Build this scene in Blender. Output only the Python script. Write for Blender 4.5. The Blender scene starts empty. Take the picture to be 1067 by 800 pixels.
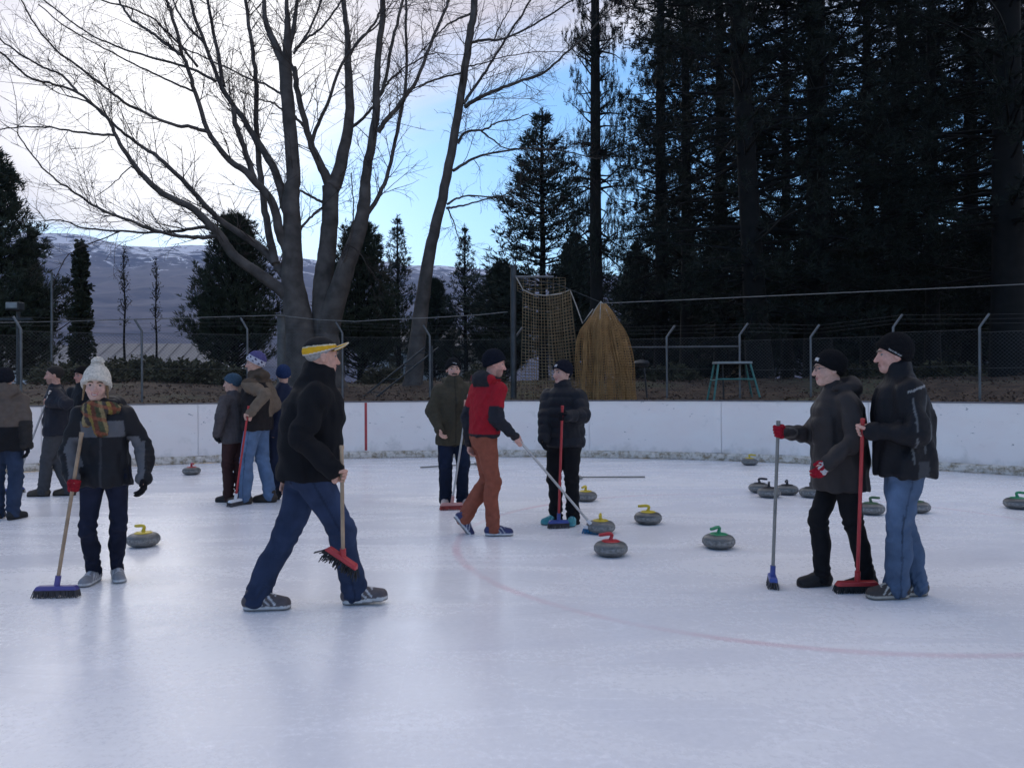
import bpy, bmesh, math, random
import numpy as np
from mathutils import Vector, Matrix

random.seed(7)
RNG = np.random.default_rng(11)
scene = bpy.context.scene
COL = scene.collection

# ------------------------------------------------------------------ camera
FPX, CU, CV, CAMH = 806.0, 533.5, 400.0, 1.48
ROLL = math.radians(0.30)
RIGHT = np.array([math.cos(ROLL), 0, -math.sin(ROLL)])
UP = np.array([math.sin(ROLL), 0, math.cos(ROLL)])
CAM = np.array([0.0, 0.0, CAMH])
cam_d = bpy.data.cameras.new('camera')
cam_d.sensor_width = 36.0
cam_d.lens = FPX / 1067.0 * 36.0
cam_d.clip_start = 0.05
cam_d.clip_end = 20000
cam = bpy.data.objects.new('camera', cam_d)
COL.objects.link(cam)
cam.matrix_world = Matrix(((RIGHT[0], UP[0], 0, 0), (0, 0, -1, 0), (RIGHT[2], UP[2], 0, CAMH), (0, 0, 0, 1)))
scene.camera = cam

# ------------------------------------------------------------------ light
SUN_AZ, SUN_EL = math.radians(-21), math.radians(16)      # azimuth from +Y, negative = to the left
world = bpy.data.worlds.new('World')
scene.world = world
world.use_nodes = True

def build_world():
    nt = world.node_tree
    N, L = nt.nodes, nt.links
    N.clear()
    out = N.new('ShaderNodeOutputWorld')
    bg = N.new('ShaderNodeBackground')
    bg.inputs['Strength'].default_value = 1.0
    sky = N.new('ShaderNodeTexSky')
    sky.sky_type = 'NISHITA'
    sky.sun_disc = False
    sky.sun_elevation = SUN_EL
    sky.sun_rotation = SUN_AZ
    sky.altitude = 400
    sky.air_density = 1.0
    sky.dust_density = 0.15
    sky.ozone_density = 2.5
    tc = N.new('ShaderNodeTexCoord')
    sep = N.new('ShaderNodeSeparateXYZ')
    L.new(tc.outputs['Generated'], sep.inputs[0])
    def math_(op, a, b=None, clamp=False):
        m = N.new('ShaderNodeMath'); m.operation = op; m.use_clamp = clamp
        for i, v in enumerate((a, b)):
            if v is None: continue
            if isinstance(v, (int, float)): m.inputs[i].default_value = v
            else: L.new(v, m.inputs[i])
        return m.outputs[0]
    zc = math_('ADD', math_('MAXIMUM', sep.outputs[2], 0.0), 0.16)
    comb = N.new('ShaderNodeCombineXYZ')
    L.new(math_('DIVIDE', sep.outputs[0], zc), comb.inputs[0])
    L.new(math_('DIVIDE', sep.outputs[1], zc), comb.inputs[1])
    def noise(scale, off, detail=6, rough=0.55, dist=0.3, stretch=(1, 1, 1)):
        mp = N.new('ShaderNodeMapping')
        mp.inputs['Location'].default_value = off
        mp.inputs['Scale'].default_value = stretch
        L.new(comb.outputs[0], mp.inputs['Vector'])
        n = N.new('ShaderNodeTexNoise')
        n.inputs['Scale'].default_value = scale
        n.inputs['Detail'].default_value = detail
        n.inputs['Roughness'].default_value = rough
        n.inputs['Distortion'].default_value = dist
        L.new(mp.outputs[0], n.inputs['Vector'])
        return n.outputs['Fac']
    def ramp(fac, a, b):
        m = N.new('ShaderNodeMapRange'); m.interpolation_type = 'SMOOTHSTEP'
        m.inputs['From Min'].default_value = a; m.inputs['From Max'].default_value = b
        L.new(fac, m.inputs['Value'])
        return m.outputs[0]
    def mix(fac, a, b):
        m = N.new('ShaderNodeMix'); m.data_type = 'RGBA'
        L.new(fac, m.inputs[0])
        for sock, v in ((m.inputs[6], a), (m.inputs[7], b)):
            if isinstance(v, tuple): sock.default_value = (*v, 1)
            else: L.new(v, sock)
        return m.outputs[2]
    skym = N.new('ShaderNodeVectorMath'); skym.operation = 'SCALE'
    hsv = N.new('ShaderNodeHueSaturation'); hsv.inputs['Saturation'].default_value = 1.18; L.new(sky.outputs[0], hsv.inputs['Color'])
    L.new(hsv.outputs[0], skym.inputs[0]); skym.inputs['Scale'].default_value = SKY_STRENGTH
    # how near to the veiled sun this direction is
    dot = N.new('ShaderNodeVectorMath'); dot.operation = 'DOT_PRODUCT'
    L.new(tc.outputs['Generated'], dot.inputs[0])
    dot.inputs[1].default_value = (math.sin(SUN_AZ) * math.cos(SUN_EL), math.cos(SUN_AZ) * math.cos(SUN_EL), math.sin(SUN_EL))
    glow = ramp(dot.outputs['Value'], 0.965, 0.998)
    cover = ramp(noise(CL_SCALE, CL_OFF, 7, 0.52, 0.5, (0.8, 1.0, 1)), CL_LO, CL_HI)
    tone = ramp(noise(1.5, (3.7, 1.3, 0), 6, 0.55, 0.4), 0.34, 0.66)
    ccol = mix(tone, (0.53, 0.50, 0.545), (0.80, 0.78, 0.80))
    ccol = mix(glow, ccol, (1.02, 1.0, .98))
    L.new(mix(cover, skym.outputs[0], ccol), bg.inputs['Color'])
    L.new(bg.outputs[0], out.inputs['Surface'])

SKY_STRENGTH = 0.15
CL_SCALE, CL_OFF, CL_LO, CL_HI = 0.55, (16.19, 25.42, 6.0), 0.475, 0.61
build_world()

sun_d = bpy.data.lights.new('sun', 'SUN')
sun_d.energy = 0.5
sun_d.angle = math.radians(40)
sun_d.color = (1.0, 0.95, 0.88)
sun = bpy.data.objects.new('sun', sun_d)
COL.objects.link(sun)
_sd = Vector((math.sin(SUN_AZ) * math.cos(SUN_EL), math.cos(SUN_AZ) * math.cos(SUN_EL), math.sin(SUN_EL)))
sun.rotation_euler = (-_sd).to_track_quat('-Z', 'Y').to_euler()
sun.location = (-20, 40, 40)

scene.view_settings.view_transform = 'Standard'
scene.view_settings.look = 'None'
scene.view_settings.exposure = 0.68
scene.view_settings.gamma = 1.0
scene.cycles.max_bounces = 5
scene.cycles.diffuse_bounces = 2
scene.cycles.glossy_bounces = 2
scene.cycles.transparent_max_bounces = 8
scene.cycles.use_denoising = True

# ------------------------------------------------------------------ helpers
def ray(u, v):
    d = RIGHT * (u - CU) / FPX - UP * (v - CV) / FPX
    d[1] = 1.0
    return d
def at(u, v, Y):
    return CAM + ray(u, v) * Y
def gnd(u, v, z=0.0):
    d = ray(u, v)
    return CAM + d * ((z - CAMH) / d[2])

def link(o, parent=None):
    COL.objects.link(o)
    if parent is not None: o.parent = parent
    return o
def tag(o, label=None, cat=None, group=None, kind=None):
    if label: o['label'] = label
    if cat: o['category'] = cat
    if group: o['group'] = group
    if kind: o['kind'] = kind
    return o
def empty(name, loc, label=None, cat=None, group=None):
    o = bpy.data.objects.new(name, None)
    o.empty_display_size = 0.2
    o.location = loc
    link(o)
    return tag(o, label, cat, group)
def mesh_np(name, V, F, mat, parent=None, smooth=True, col=None):
    """V (n,3); F (m,k) all faces with k corners"""
    V = np.asarray(V, np.float32); F = np.asarray(F, np.int32)
    me = bpy.data.meshes.new(name)
    m, k = F.shape
    me.vertices.add(len(V)); me.vertices.foreach_set('co', V.ravel())
    me.loops.add(m * k); me.loops.foreach_set('vertex_index', F.ravel())
    me.polygons.add(m)
    me.polygons.foreach_set('loop_start', np.arange(0, m * k, k, dtype=np.int32))
    me.polygons.foreach_set('use_smooth', np.full(m, smooth, bool))
    if col is not None:
        a = me.color_attributes.new('Col', 'FLOAT_COLOR', 'POINT')
        c = np.ones((len(V), 4), np.float32); c[:, :3] = col
        a.data.foreach_set('color', c.ravel())
    me.update(calc_edges=True)
    me.materials.append(mat)
    o = bpy.data.objects.new(name, me)
    return link(o, parent)

class MB:
    """collects boxes, tubes and lathes into one mesh"""
    def __init__(s): s.v = []; s.f = []
    def add(s, V, F):
        n = len(s.v)
        s.v += [tuple(map(float, p)) for p in V]
        s.f += [tuple(i + n for i in f) for f in F]
        return s
    def box(s, c, size, ax=None, taper=1.0):
        c = np.asarray(c, float); h = np.asarray(size, float) / 2
        A = np.eye(3) if ax is None else np.asarray(ax, float)
        V = []
        for sz in (-1, 1):
            t = taper if sz > 0 else 1.0
            for sx, sy in ((-1, -1), (1, -1), (1, 1), (-1, 1)):
                V.append(c + A[0] * h[0] * sx * t + A[1] * h[1] * sy * t + A[2] * h[2] * sz)
        return s.add(V, [(3, 2, 1, 0), (4, 5, 6, 7), (0, 1, 5, 4), (1, 2, 6, 5), (2, 3, 7, 6), (3, 0, 4, 7)])
    def tube(s, pts, rad, n=8, cap=True):
        P = [np.asarray(p, float) for p in pts]
        if not hasattr(rad, '__len__'): rad = [rad] * len(P)
        V = []; F = []
        ref = None
        for i, p in enumerate(P):
            t = P[min(i + 1, len(P) - 1)] - P[max(i - 1, 0)]
            t = t / (np.linalg.norm(t) + 1e-9)
            if ref is None:
                ref = np.array([1, 0, 0]) if abs(t[0]) < 0.8 else np.array([0, 1, 0])
            a = ref - t * np.dot(ref, t); a /= np.linalg.norm(a) + 1e-9
            b = np.cross(t, a); ref = a
            for k in range(n):
                an = 2 * math.pi * k / n
                V.append(p + (a * math.cos(an) + b * math.sin(an)) * rad[i])
        for i in range(len(P) - 1):
            for k in range(n):
                k2 = (k + 1) % n
                F.append((i * n + k, i * n + k2, (i + 1) * n + k2, (i + 1) * n + k))
        if cap:
            F.append(tuple(range(n - 1, -1, -1))); F.append(tuple((len(P) - 1) * n + k for k in range(n)))
        return s.add(V, F)
    def lathe(s, prof, n=32, c=(0, 0, 0)):
        V = []; F = []
        for r, z in prof:
            for k in range(n):
                a = 2 * math.pi * k / n
                V.append((c[0] + r * math.cos(a), c[1] + r * math.sin(a), c[2] + z))
        for i in range(len(prof) - 1):
            for k in range(n):
                k2 = (k + 1) % n
                F.append((i * n + k, i * n + k2, (i + 1) * n + k2, (i + 1) * n + k))
        F.append(tuple(range(n - 1, -1, -1))); F.append(tuple((len(prof) - 1) * n + k for k in range(n)))
        return s.add(V, F)
    def build(s, name, mat, parent=None, smooth=False, bevel=0.0, loc=None):
        me = bpy.data.meshes.new(name)
        me.from_pydata(s.v, [], s.f)
        me.validate()
        if smooth:
            me.polygons.foreach_set('use_smooth', np.ones(len(me.polygons), bool))
            me.set_sharp_from_angle(angle=math.radians(40))
        me.update()
        me.materials.append(mat)
        o = bpy.data.objects.new(name, me)
        if loc is not None: o.location = loc
        link(o, parent)
        if bevel:
            b = o.modifiers.new('bevel', 'BEVEL'); b.width = bevel; b.segments = 2; b.limit_method = 'ANGLE'
        return o

# ------------------------------------------------------------------ materials
def new_mat(name):
    m = bpy.data.materials.new(name); m.use_nodes = True
    nt = m.node_tree
    p = nt.nodes['Principled BSDF']
    return m, nt, p
def pmat(name, color, rough=0.7, var=0.25, vscale=8.0, bump=0.0, bscale=60.0, metal=0.0, attr=False, spec=None, coords='Object', rvar=0.0, sheen=0.0):
    """principled with noise-varied colour, optional colour attribute and bump"""
    m, nt, p = new_mat(name)
    N, L = nt.nodes, nt.links
    tc = N.new('ShaderNodeTexCoord')
    n = N.new('ShaderNodeTexNoise'); n.inputs['Scale'].default_value = vscale; n.inputs['Detail'].default_value = 5
    L.new(tc.outputs[coords], n.inputs['Vector'])
    mr = N.new('ShaderNodeMapRange'); mr.inputs['From Min'].default_value = 0.3; mr.inputs['From Max'].default_value = 0.7
    mr.inputs['To Min'].default_value = 1 - var; mr.inputs['To Max'].default_value = 1 + var
    L.new(n.outputs['Fac'], mr.inputs['Value'])
    sc = N.new('ShaderNodeVectorMath'); sc.operation = 'SCALE'
    if attr:
        a = N.new('ShaderNodeAttribute'); a.attribute_name = 'Col'
        L.new(a.outputs['Color'], sc.inputs[0])
    else:
        sc.inputs[0].default_value = color
    L.new(mr.outputs[0], sc.inputs['Scale'])
    L.new(sc.outputs[0], p.inputs['Base Color'])
    p.inputs['Roughness'].default_value = rough
    p.inputs['Metallic'].default_value = metal
    if spec is not None: p.inputs['Specular IOR Level'].default_value = spec
    if sheen:
        p.inputs['Sheen Weight'].default_value = sheen
    if bump:
        b = N.new('ShaderNodeBump'); b.inputs['Strength'].default_value = bump; b.inputs['Distance'].default_value = 0.01
        n2 = N.new('ShaderNodeTexNoise'); n2.inputs['Scale'].default_value = bscale; n2.inputs['Detail'].default_value = 4
        L.new(tc.outputs[coords], n2.inputs['Vector'])
        L.new(n2.outputs['Fac'], b.inputs['Height']); L.new(b.outputs[0], p.inputs['Normal'])
    return m
M = {}
def srgb(r, g, b):
    f = lambda c: (c / 255 / 12.92) if c / 255 <= 0.04045 else ((c / 255 + 0.055) / 1.055) ** 2.4
    return np.array([f(r), f(g), f(b)])
# ------------------------------------------------------------------ rink outline
RC = np.array([-1.0, 2.7]); RR = 13.0; BACK = -34.0          # centre of the near-to-far end arc, radius, y of the other end's centre
def outline(o, n_arc=96, n_side=14):
    """stadium outline at offset o outside the ice, anticlockwise from the right side"""
    P = []
    for i in range(n_arc + 1):
        a = math.pi * i / n_arc
        P.append((RC[0] + (RR + o) * math.cos(a), RC[1] + (RR + o) * math.sin(a)))
    for i in range(1, n_side):
        P.append((RC[0] - RR - o, RC[1] + (BACK - RC[1]) * i / n_side))
    for i in range(n_arc + 1):
        a = math.pi + math.pi * i / n_arc
        P.append((RC[0] + (RR + o) * math.cos(a), BACK + (RR + o) * math.sin(a)))
    for i in range(1, n_side):
        P.append((RC[0] + RR + o, BACK + (RC[1] - BACK) * i / n_side))
    return np.array(P)
def arc_pt(u, r):
    """point on the end arc of radius r seen in picture column u"""
    dx = ray(u, 400)[0]
    a = dx * dx + 1; b = -2 * (dx * RC[0] + RC[1]); c = RC @ RC - r * r
    Y = (-b + math.sqrt(b * b - 4 * a * c)) / (2 * a)
    return np.array([dx * Y, Y])
def off_of(x, y):
    yy = np.clip(y, BACK, RC[1])
    return np.hypot(x - RC[0], y - yy) - RR
def ground_z(x, y):
    o = off_of(np.asarray(x, float), np.asarray(y, float))
    z = np.interp(o, [0, 0.4, 2, 4, 7.5, 11, 18, 40, 200, 900, 9000], [0.92, 0.95, 1.05, 1.15, 1.50, 1.58, 1.40, 1.2, 1.0, 2.0, 2.0])
    return z + 0.05 * np.sin(x * 1.3 + y * 0.7) * np.clip(o / 6, 0, 1) + 0.03 * np.sin(x * 3.1 - y * 2.3) * np.clip(o / 3, 0, 1)

# ---- ice
def ice_material():
    m, nt, p = new_mat('ice')
    N, L = nt.nodes, nt.links
    tc = N.new('ShaderNodeTexCoord')
    def noise(scale, detail, st=(1, 1, 1), rot=0, dist=0.0, rough=0.6):
        mp = N.new('ShaderNodeMapping'); mp.inputs['Scale'].default_value = st; mp.inputs['Rotation'].default_value = (0, 0, rot)
        L.new(tc.outputs['Object'], mp.inputs['Vector'])
        n = N.new('ShaderNodeTexNoise'); n.inputs['Scale'].default_value = scale; n.inputs['Detail'].default_value = detail
        n.inputs['Distortion'].default_value = dist; n.inputs['Roughness'].default_value = rough
        L.new(mp.outputs[0], n.inputs['Vector']); return n.outputs['Fac']
    def rng(f, a, b, c, d):
        r = N.new('ShaderNodeMapRange'); r.inputs['From Min'].default_value = a; r.inputs['From Max'].default_value = b
        r.inputs['To Min'].default_value = c; r.inputs['To Max'].default_value = d
        L.new(f, r.inputs['Value']); return r.outputs[0]
    def mth(op, a, b):
        q = N.new('ShaderNodeMath'); q.operation = op
        for i, v in enumerate((a, b)):
            if isinstance(v, (int, float)): q.inputs[i].default_value = v
            else: L.new(v, q.inputs[i])
        return q.outputs[0]
    big = noise(0.35, 5, (1, 1.6, 1), 0.2, 0.6)
    strk = noise(0.9, 7, (0.5, 1.5, 1), -0.25, 1.0)           # resurfacing sweeps
    fine = noise(26, 6, (1, 1, 1), 0, 0.2, 0.75)
    scr = noise(7, 3, (0.10, 4, 1), 0.75, 0.6)                   # scratches
    scr2 = noise(8, 3, (0.14, 6, 1), -0.9, 0.3)
    f = mth('ADD', mth('MULTIPLY', rng(big, .3, .7, 0, 1), .45), mth('MULTIPLY', rng(strk, .3, .7, 0, 1), .55))
    mix = N.new('ShaderNodeMix'); mix.data_type = 'RGBA'
    mix.inputs[6].default_value = (0.77, 0.765, 0.81, 1); mix.inputs[7].default_value = (0.94, 0.925, 0.92, 1)
    L.new(f, mix.inputs[0])
    s = mth('MULTIPLY', rng(fine, .3, .7, .93, 1.05), mth('MULTIPLY', rng(scr, .66, .80, 1.0, 1.06), rng(scr2, .66, .80, 1.0, .95)))
    sc = N.new('ShaderNodeVectorMath'); sc.operation = 'SCALE'
    # hair-thin skate and stone scratches: level lines of slow noise
    for scl, st, rot, wd, amt in ((1.1, (.25, 1.2, 1), .6, .0055, .07), (.9, (1.3, .3, 1), .3, .005, .06), (.7, (.2, 1.6, 1), -.35, .004, -.08)):
        q = mth('ABSOLUTE', mth('SUBTRACT', noise(scl, 1.5, st, rot, 1.2), .5), 0)
        msk = mth('MULTIPLY', rng(q, wd * .4, wd, 1, 0), rng(fine, .38, .55, 0, amt))
        cc = N.new('ShaderNodeClamp'); cc.inputs['Min'].default_value = -.2; cc.inputs['Max'].default_value = .2; L.new(msk, cc.inputs[0])
        s = mth('MULTIPLY', s, mth('ADD', 1.0, cc.outputs[0]))
    L.new(mix.outputs[2], sc.inputs[0]); L.new(s, sc.inputs['Scale'])
    # faint red and blue paint under the ice: a big ring
    sp = N.new('ShaderNodeSeparateXYZ'); L.new(tc.outputs['Object'], sp.inputs[0])
    dx = mth('SUBTRACT', sp.outputs[0], RING[0]); dy = mth('SUBTRACT', sp.outputs[1], RING[1])
    r = mth('SQRT', mth('ADD', mth('MULTIPLY', dx, dx), mth('MULTIPLY', dy, dy)), 0)
    w = mth('ABSOLUTE', mth('SUBTRACT', mth('ADD', r, rng(fine, .3, .7, -.012, .012)), RING[2]), 0)
    ring = mth('MULTIPLY', rng(w, .015, .055, 1, 0), mth('MULTIPLY', rng(strk, .3, .62, .10, .55), rng(big, .35, .65, .3, .75)))
    cl = N.new('ShaderNodeClamp'); L.new(ring, cl.inputs[0])
    mx = N.new('ShaderNodeMix'); mx.data_type = 'RGBA'
    L.new(cl.outputs[0], mx.inputs[0]); L.new(sc.outputs[0], mx.inputs[6]); mx.inputs[7].default_value = (.60, .13, .20, 1)
    L.new(mx.outputs[2], p.inputs['Base Color'])
    L.new(mth('ADD', rng(strk, .3, .7, .17, .34), rng(fine, .3, .7, -.05, .06)), p.inputs['Roughness'])
    p.inputs['IOR'].default_value = 1.31
    p.inputs['Specular IOR Level'].default_value = 0.42
    b = N.new('ShaderNodeBump'); b.inputs['Strength'].default_value = 0.10; b.inputs['Distance'].default_value = 0.004
    hs = mth('ADD', mth('MULTIPLY', fine, .5), mth('ADD', mth('MULTIPLY', scr, .35), mth('MULTIPLY', big, 2.0)))
    L.new(hs, b.inputs['Height']); L.new(b.outputs[0], p.inputs['Normal'])
    return m
_pts = [gnd(u, v) for u, v in ((516, 613), (575, 633), (650, 648), (745, 661), (860, 672), (1000, 682), (1067, 686), (497, 597), (489, 586))]
_cx = 3.45                                      # a face-off sized circle through the traced line
def _fit():
    best = None
    for cx in np.arange(1.4, 5.0, 0.05):
        for cy in np.arange(5.5, 10.0, 0.05):
            r = np.array([math.hypot(q[0] - cx, q[1] - cy) for q in _pts])
            e = r.std() + 0.004 * abs(r.mean() - 4.5)
            if best is None or e < best[0]: best = (e, cx, cy, r.mean())
    return best
_b = _fit()
RING = (_b[1], _b[2], _b[3])

M['ice'] = ice_material()
out0 = outline(0.02)
ice = mesh_np('ice', np.c_[np.r_[[[-1.0, -15.0]], out0], np.zeros(len(out0) + 1)],
              [(0, 1 + i, 1 + (i + 1) % len(out0)) for i in range(len(out0))], M['ice'], smooth=False)
tag(ice, 'pale blue white outdoor rink ice with faint red ring', kind='structure')

# ---- ground outside
def ground_material():
    m, nt, p = new_mat('ground')
    N, L = nt.nodes, nt.links
    tc = N.new('ShaderNodeTexCoord')
    def noise(scale, detail=6):
        n = N.new('ShaderNodeTexNoise'); n.inputs['Scale'].default_value = scale; n.inputs['Detail'].default_value = detail
        L.new(tc.outputs['Object'], n.inputs['Vector']); return n
    a = noise(3.5, 8); b = noise(0.25, 4)
    r1 = N.new('ShaderNodeValToRGB')
    e = r1.color_ramp.elements
    e[0].position = .32; e[0].color = (.030, .018, .012, 1); e[1].position = .7; e[1].color = (.13, .082, .05, 1)
    L.new(a.outputs['Fac'], r1.inputs[0])
    r2 = N.new('ShaderNodeValToRGB')
    e = r2.color_ramp.elements
    e[0].position = .3; e[0].color = (.05, .055, .025, 1); e[1].position = .7; e[1].color = (.12, .10, .055, 1)
    L.new(a.outputs['Fac'], r2.inputs[0])
    mr = N.new('ShaderNodeMapRange'); mr.inputs['From Min'].default_value = .5; mr.inputs['From Max'].default_value = .62
    L.new(b.outputs['Fac'], mr.inputs['Value'])
    mx = N.new('ShaderNodeMix'); mx.data_type = 'RGBA'
    L.new(mr.outputs[0], mx.inputs[0]); L.new(r1.outputs[0], mx.inputs[6]); L.new(r2.outputs[0], mx.inputs[7])
    L.new(mx.outputs[2], p.inputs['Base Color']); p.inputs['Roughness'].default_value = .95
    bp = N.new('ShaderNodeBump'); bp.inputs['Strength'].default_value = .8; bp.inputs['Distance'].default_value = .05
    L.new(a.outputs['Fac'], bp.inputs['Height']); L.new(bp.outputs[0], p.inputs['Normal'])
    return m
M['ground'] = ground_material()
offs = [0.13, 0.4, 0.9, 1.5, 2.2, 3, 3.8, 4.6, 5.5, 6.5, 7.5, 8.5, 9.7, 11, 13, 15.5, 19, 24, 32, 45, 65, 100, 160, 300, 600, 1200, 2500, 6000]
GV = []; GF = []
n0 = len(outline(1))
for o in offs:
    P = outline(o); GV.append(np.c_[P, ground_z(P[:, 0], P[:, 1])])
for i in range(len(offs) - 1):
    k = np.arange(n0); k2 = (k + 1) % n0
    GF.append(np.c_[i * n0 + k, (i + 1) * n0 + k, (i + 1) * n0 + k2, i * n0 + k2])
ground = mesh_np('ground', np.vstack(GV), np.vstack(GF), M['ground'])
tag(ground, 'brown leafy bank and grass around the rink', kind='structure')

# ---- kerb and boards
def kerb_material():
    m, nt, p = new_mat('kerb_concrete')
    N, L = nt.nodes, nt.links
    tc = N.new('ShaderNodeTexCoord')
    n = N.new('ShaderNodeTexNoise'); n.inputs['Scale'].default_value = 9; n.inputs['Detail'].default_value = 7; n.inputs['Roughness'].default_value = .75
    L.new(tc.outputs['Object'], n.inputs['Vector'])
    r = N.new('ShaderNodeValToRGB'); e = r.color_ramp.elements
    e[0].position = .38; e[0].color = (.33, .25, .16, 1); e[1].position = .55; e[1].color = (.80, .71, .62, 1)
    L.new(n.outputs['Fac'], r.inputs[0]); L.new(r.outputs[0], p.inputs['Base Color']); p.inputs['Roughness'].default_value = .9
    b = N.new('ShaderNodeBump'); b.inputs['Strength'].default_value = 1; b.inputs['Distance'].default_value = .02
    L.new(n.outputs['Fac'], b.inputs['Height']); L.new(b.outputs[0], p.inputs['Normal'])
    return m
def board_material():
    m, nt, p = new_mat('board_paint')
    N, L = nt.nodes, nt.links
    tc = N.new('ShaderNodeTexCoord')
    def noise(scale, detail, st=(1, 1, 1), rough=.6, dist=0):
        mp = N.new('ShaderNodeMapping'); mp.inputs['Scale'].default_value = st
        L.new(tc.outputs['Object'], mp.inputs['Vector'])
        n = N.new('ShaderNodeTexNoise'); n.inputs['Scale'].default_value = scale; n.inputs['Detail'].default_value = detail
        n.inputs['Roughness'].default_value = rough; n.inputs['Distortion'].default_value = dist
        L.new(mp.outputs[0], n.inputs['Vector']); return n.outputs['Fac']
    def rng(f, a, b, c, d):
        r = N.new('ShaderNodeMapRange'); r.inputs['From Min'].default_value = a; r.inputs['From Max'].default_value = b
        r.inputs['To Min'].default_value = c; r.inputs['To Max'].default_value = d
        L.new(f, r.inputs['Value']); return r.outputs[0]
    def mixc(f, a, b):
        x = N.new('ShaderNodeMix'); x.data_type = 'RGBA'; L.new(f, x.inputs[0])
        for s_, v in ((x.inputs[6], a), (x.inputs[7], b)):
            if isinstance(v, tuple): s_.default_value = (*v, 1)
            else: L.new(v, s_)
        return x.outputs[2]
    c = mixc(rng(noise(1.3, 5, (1, 1, 2.0)), .35, .65, 0, 1), (.94, .82, .76), (.96, .87, .81))
    c = mixc(rng(noise(5.5, 6, (1, 1, 2.2), .7, .4), .655, .69, 0, .85), c, (.14, .13, .14))        # puck marks
    c = mixc(rng(noise(23, 4, (1, 1, 2.0), .7, .2), .70, .76, 0, .7), c, (.22, .21, .22))
    sp = N.new('ShaderNodeSeparateXYZ'); L.new(tc.outputs['Object'], sp.inputs[0])
    gr = N.new('ShaderNodeMath'); gr.operation = 'ADD'
    L.new(rng(sp.outputs[2], .14, .34, .40, 0), gr.inputs[0]); L.new(rng(noise(4, 5), .3, .7, -.5, .15), gr.inputs[1])
    cl = N.new('ShaderNodeClamp'); L.new(gr.outputs[0], cl.inputs[0])
    c = mixc(cl.outputs[0], c, (.40, .36, .31))                                                     # scuffed foot of the boards
    L.new(c, p.inputs['Base Color']); p.inputs['Roughness'].default_value = .5
    return m
M['kerb'] = kerb_material(); M['board'] = board_material()
M['cap'] = pmat('board_cap', (.16, .15, .16), .6)
M['red_line'] = pmat('red_line_paint', (.42, .05, .05), .5)

def sweep(prof, P, closed=True):
    """profile (offset, z) swept along the outline rows P(offset)"""
    rows = [np.c_[P(o), np.full(len(P(o)), z)] for o, z in prof]
    n = len(rows[0]); F = []
    k = np.arange(n if closed else n - 1); k2 = (k + 1) % n
    for i in range(len(rows) - 1):
        F.append(np.c_[i * n + k, i * n + k2, (i + 1) * n + k2, (i + 1) * n + k])
    return np.vstack(rows), np.vstack(F)
rng_k = np.random.default_rng(3)
V, F = sweep([(0.0, 0.002), (-0.02, 0.03), (-0.03, 0.10), (-0.02, 0.135), (0.02, 0.15), (0.12, 0.15), (0.12, 0.0)], lambda o: outline(o, 300, 60))
V[:, :2] += rng_k.normal(0, .006, (len(V), 2)); V[:, 2] += np.where(V[:, 2] > .02, rng_k.normal(0, .007, len(V)), 0)
kerb = mesh_np('kerb', V, F, M['kerb'], smooth=False)
tag(kerb, 'low dirty concrete kerb at the foot of the white boards', kind='structure')

boards = empty('rink_boards', (RC[0], RC[1] + RR, 0), 'curved white dasher boards scuffed by pucks behind the curlers', 'boards')
def board_panel(a0, a1, cx, cy, name='board_panel'):
    ns = 8
    V = []; F = []
    for i in range(ns + 1):
        a = a0 + (a1 - a0) * i / ns
        for r, z in ((RR, .145), (RR, 1.125), (RR + .045, 1.125), (RR + .045, .145)):
            V.append((cx + r * math.cos(a), cy + r * math.sin(a), z))
    for i in range(ns):
        for k in range(4):
            k2 = (k + 1) % 4
            F.append((i * 4 + k, i * 4 + k2, (i + 1) * 4 + k2, (i + 1) * 4 + k))
    F += [(3, 2, 1, 0)] * 0
    V = np.array(V)
    o = mesh_np(name, V - np.array([boards.location.x, boards.location.y, 0]), F, M['board'], boards, smooth=False)
    return o
NPAN = 16
for i in range(NPAN):
    g = .0009
    board_panel(math.pi * i / NPAN + g * .3, math.pi * (i + 1) / NPAN - g * .3, RC[0], RC[1])
for i in range(8):
    board_panel(math.pi + math.pi * i / 8 + .001, math.pi + math.pi * (i + 1) / 8 - .001, RC[0], BACK)
for sx in (-1, 1):
    for i in range(12):
        y0 = BACK + (RC[1] - BACK) * i / 12 + .01; y1 = BACK + (RC[1] - BACK) * (i + 1) / 12 - .01
        MB().box((RC[0] + sx * (RR + .0225) - boards.location.x, (y0 + y1) / 2 - boards.location.y, .635), (.045, y1 - y0, .98)).build('board_panel', M['board'], boards)
V, F = sweep([(.047, .14), (.047, 1.126), (.06, 1.126), (.06, .14), (.047, .14)], lambda o: outline(o, 120, 30))
mesh_np('backing', V - np.array([boards.location.x, boards.location.y, 0]), F, M['board'], boards, smooth=False)
V, F = sweep([(-.012, 1.127), (-.012, 1.15), (.06, 1.15), (.06, 1.127), (-.012, 1.127)], lambda o: outline(o, 120, 30))
V = V - np.array([boards.location.x, boards.location.y, 0])
mesh_np('cap_rail', V, F, M['cap'], boards, smooth=False)
def stripe(u, w):
    p = arc_pt(u, RR); a = math.atan2(p[1] - RC[1], p[0] - RC[0]); da = w / RR / 2
    V = [];
    for aa in (a - da, a + da):
        for z in (.16, 1.12):
            for r in (RR - .004, RR - .0005):
                V.append((RC[0] + r * math.cos(aa) - boards.location.x, RC[1] + r * math.sin(aa) - boards.location.y, z))
    o = MB().add(V, [(0, 4, 6, 2), (1, 3, 7, 5), (0, 2, 3, 1), (4, 5, 7, 6), (2, 6, 7, 3), (0, 1, 5, 4)]).build('goal_line_stripe', M['red_line'], boards)
stripe(381, .05)

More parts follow.
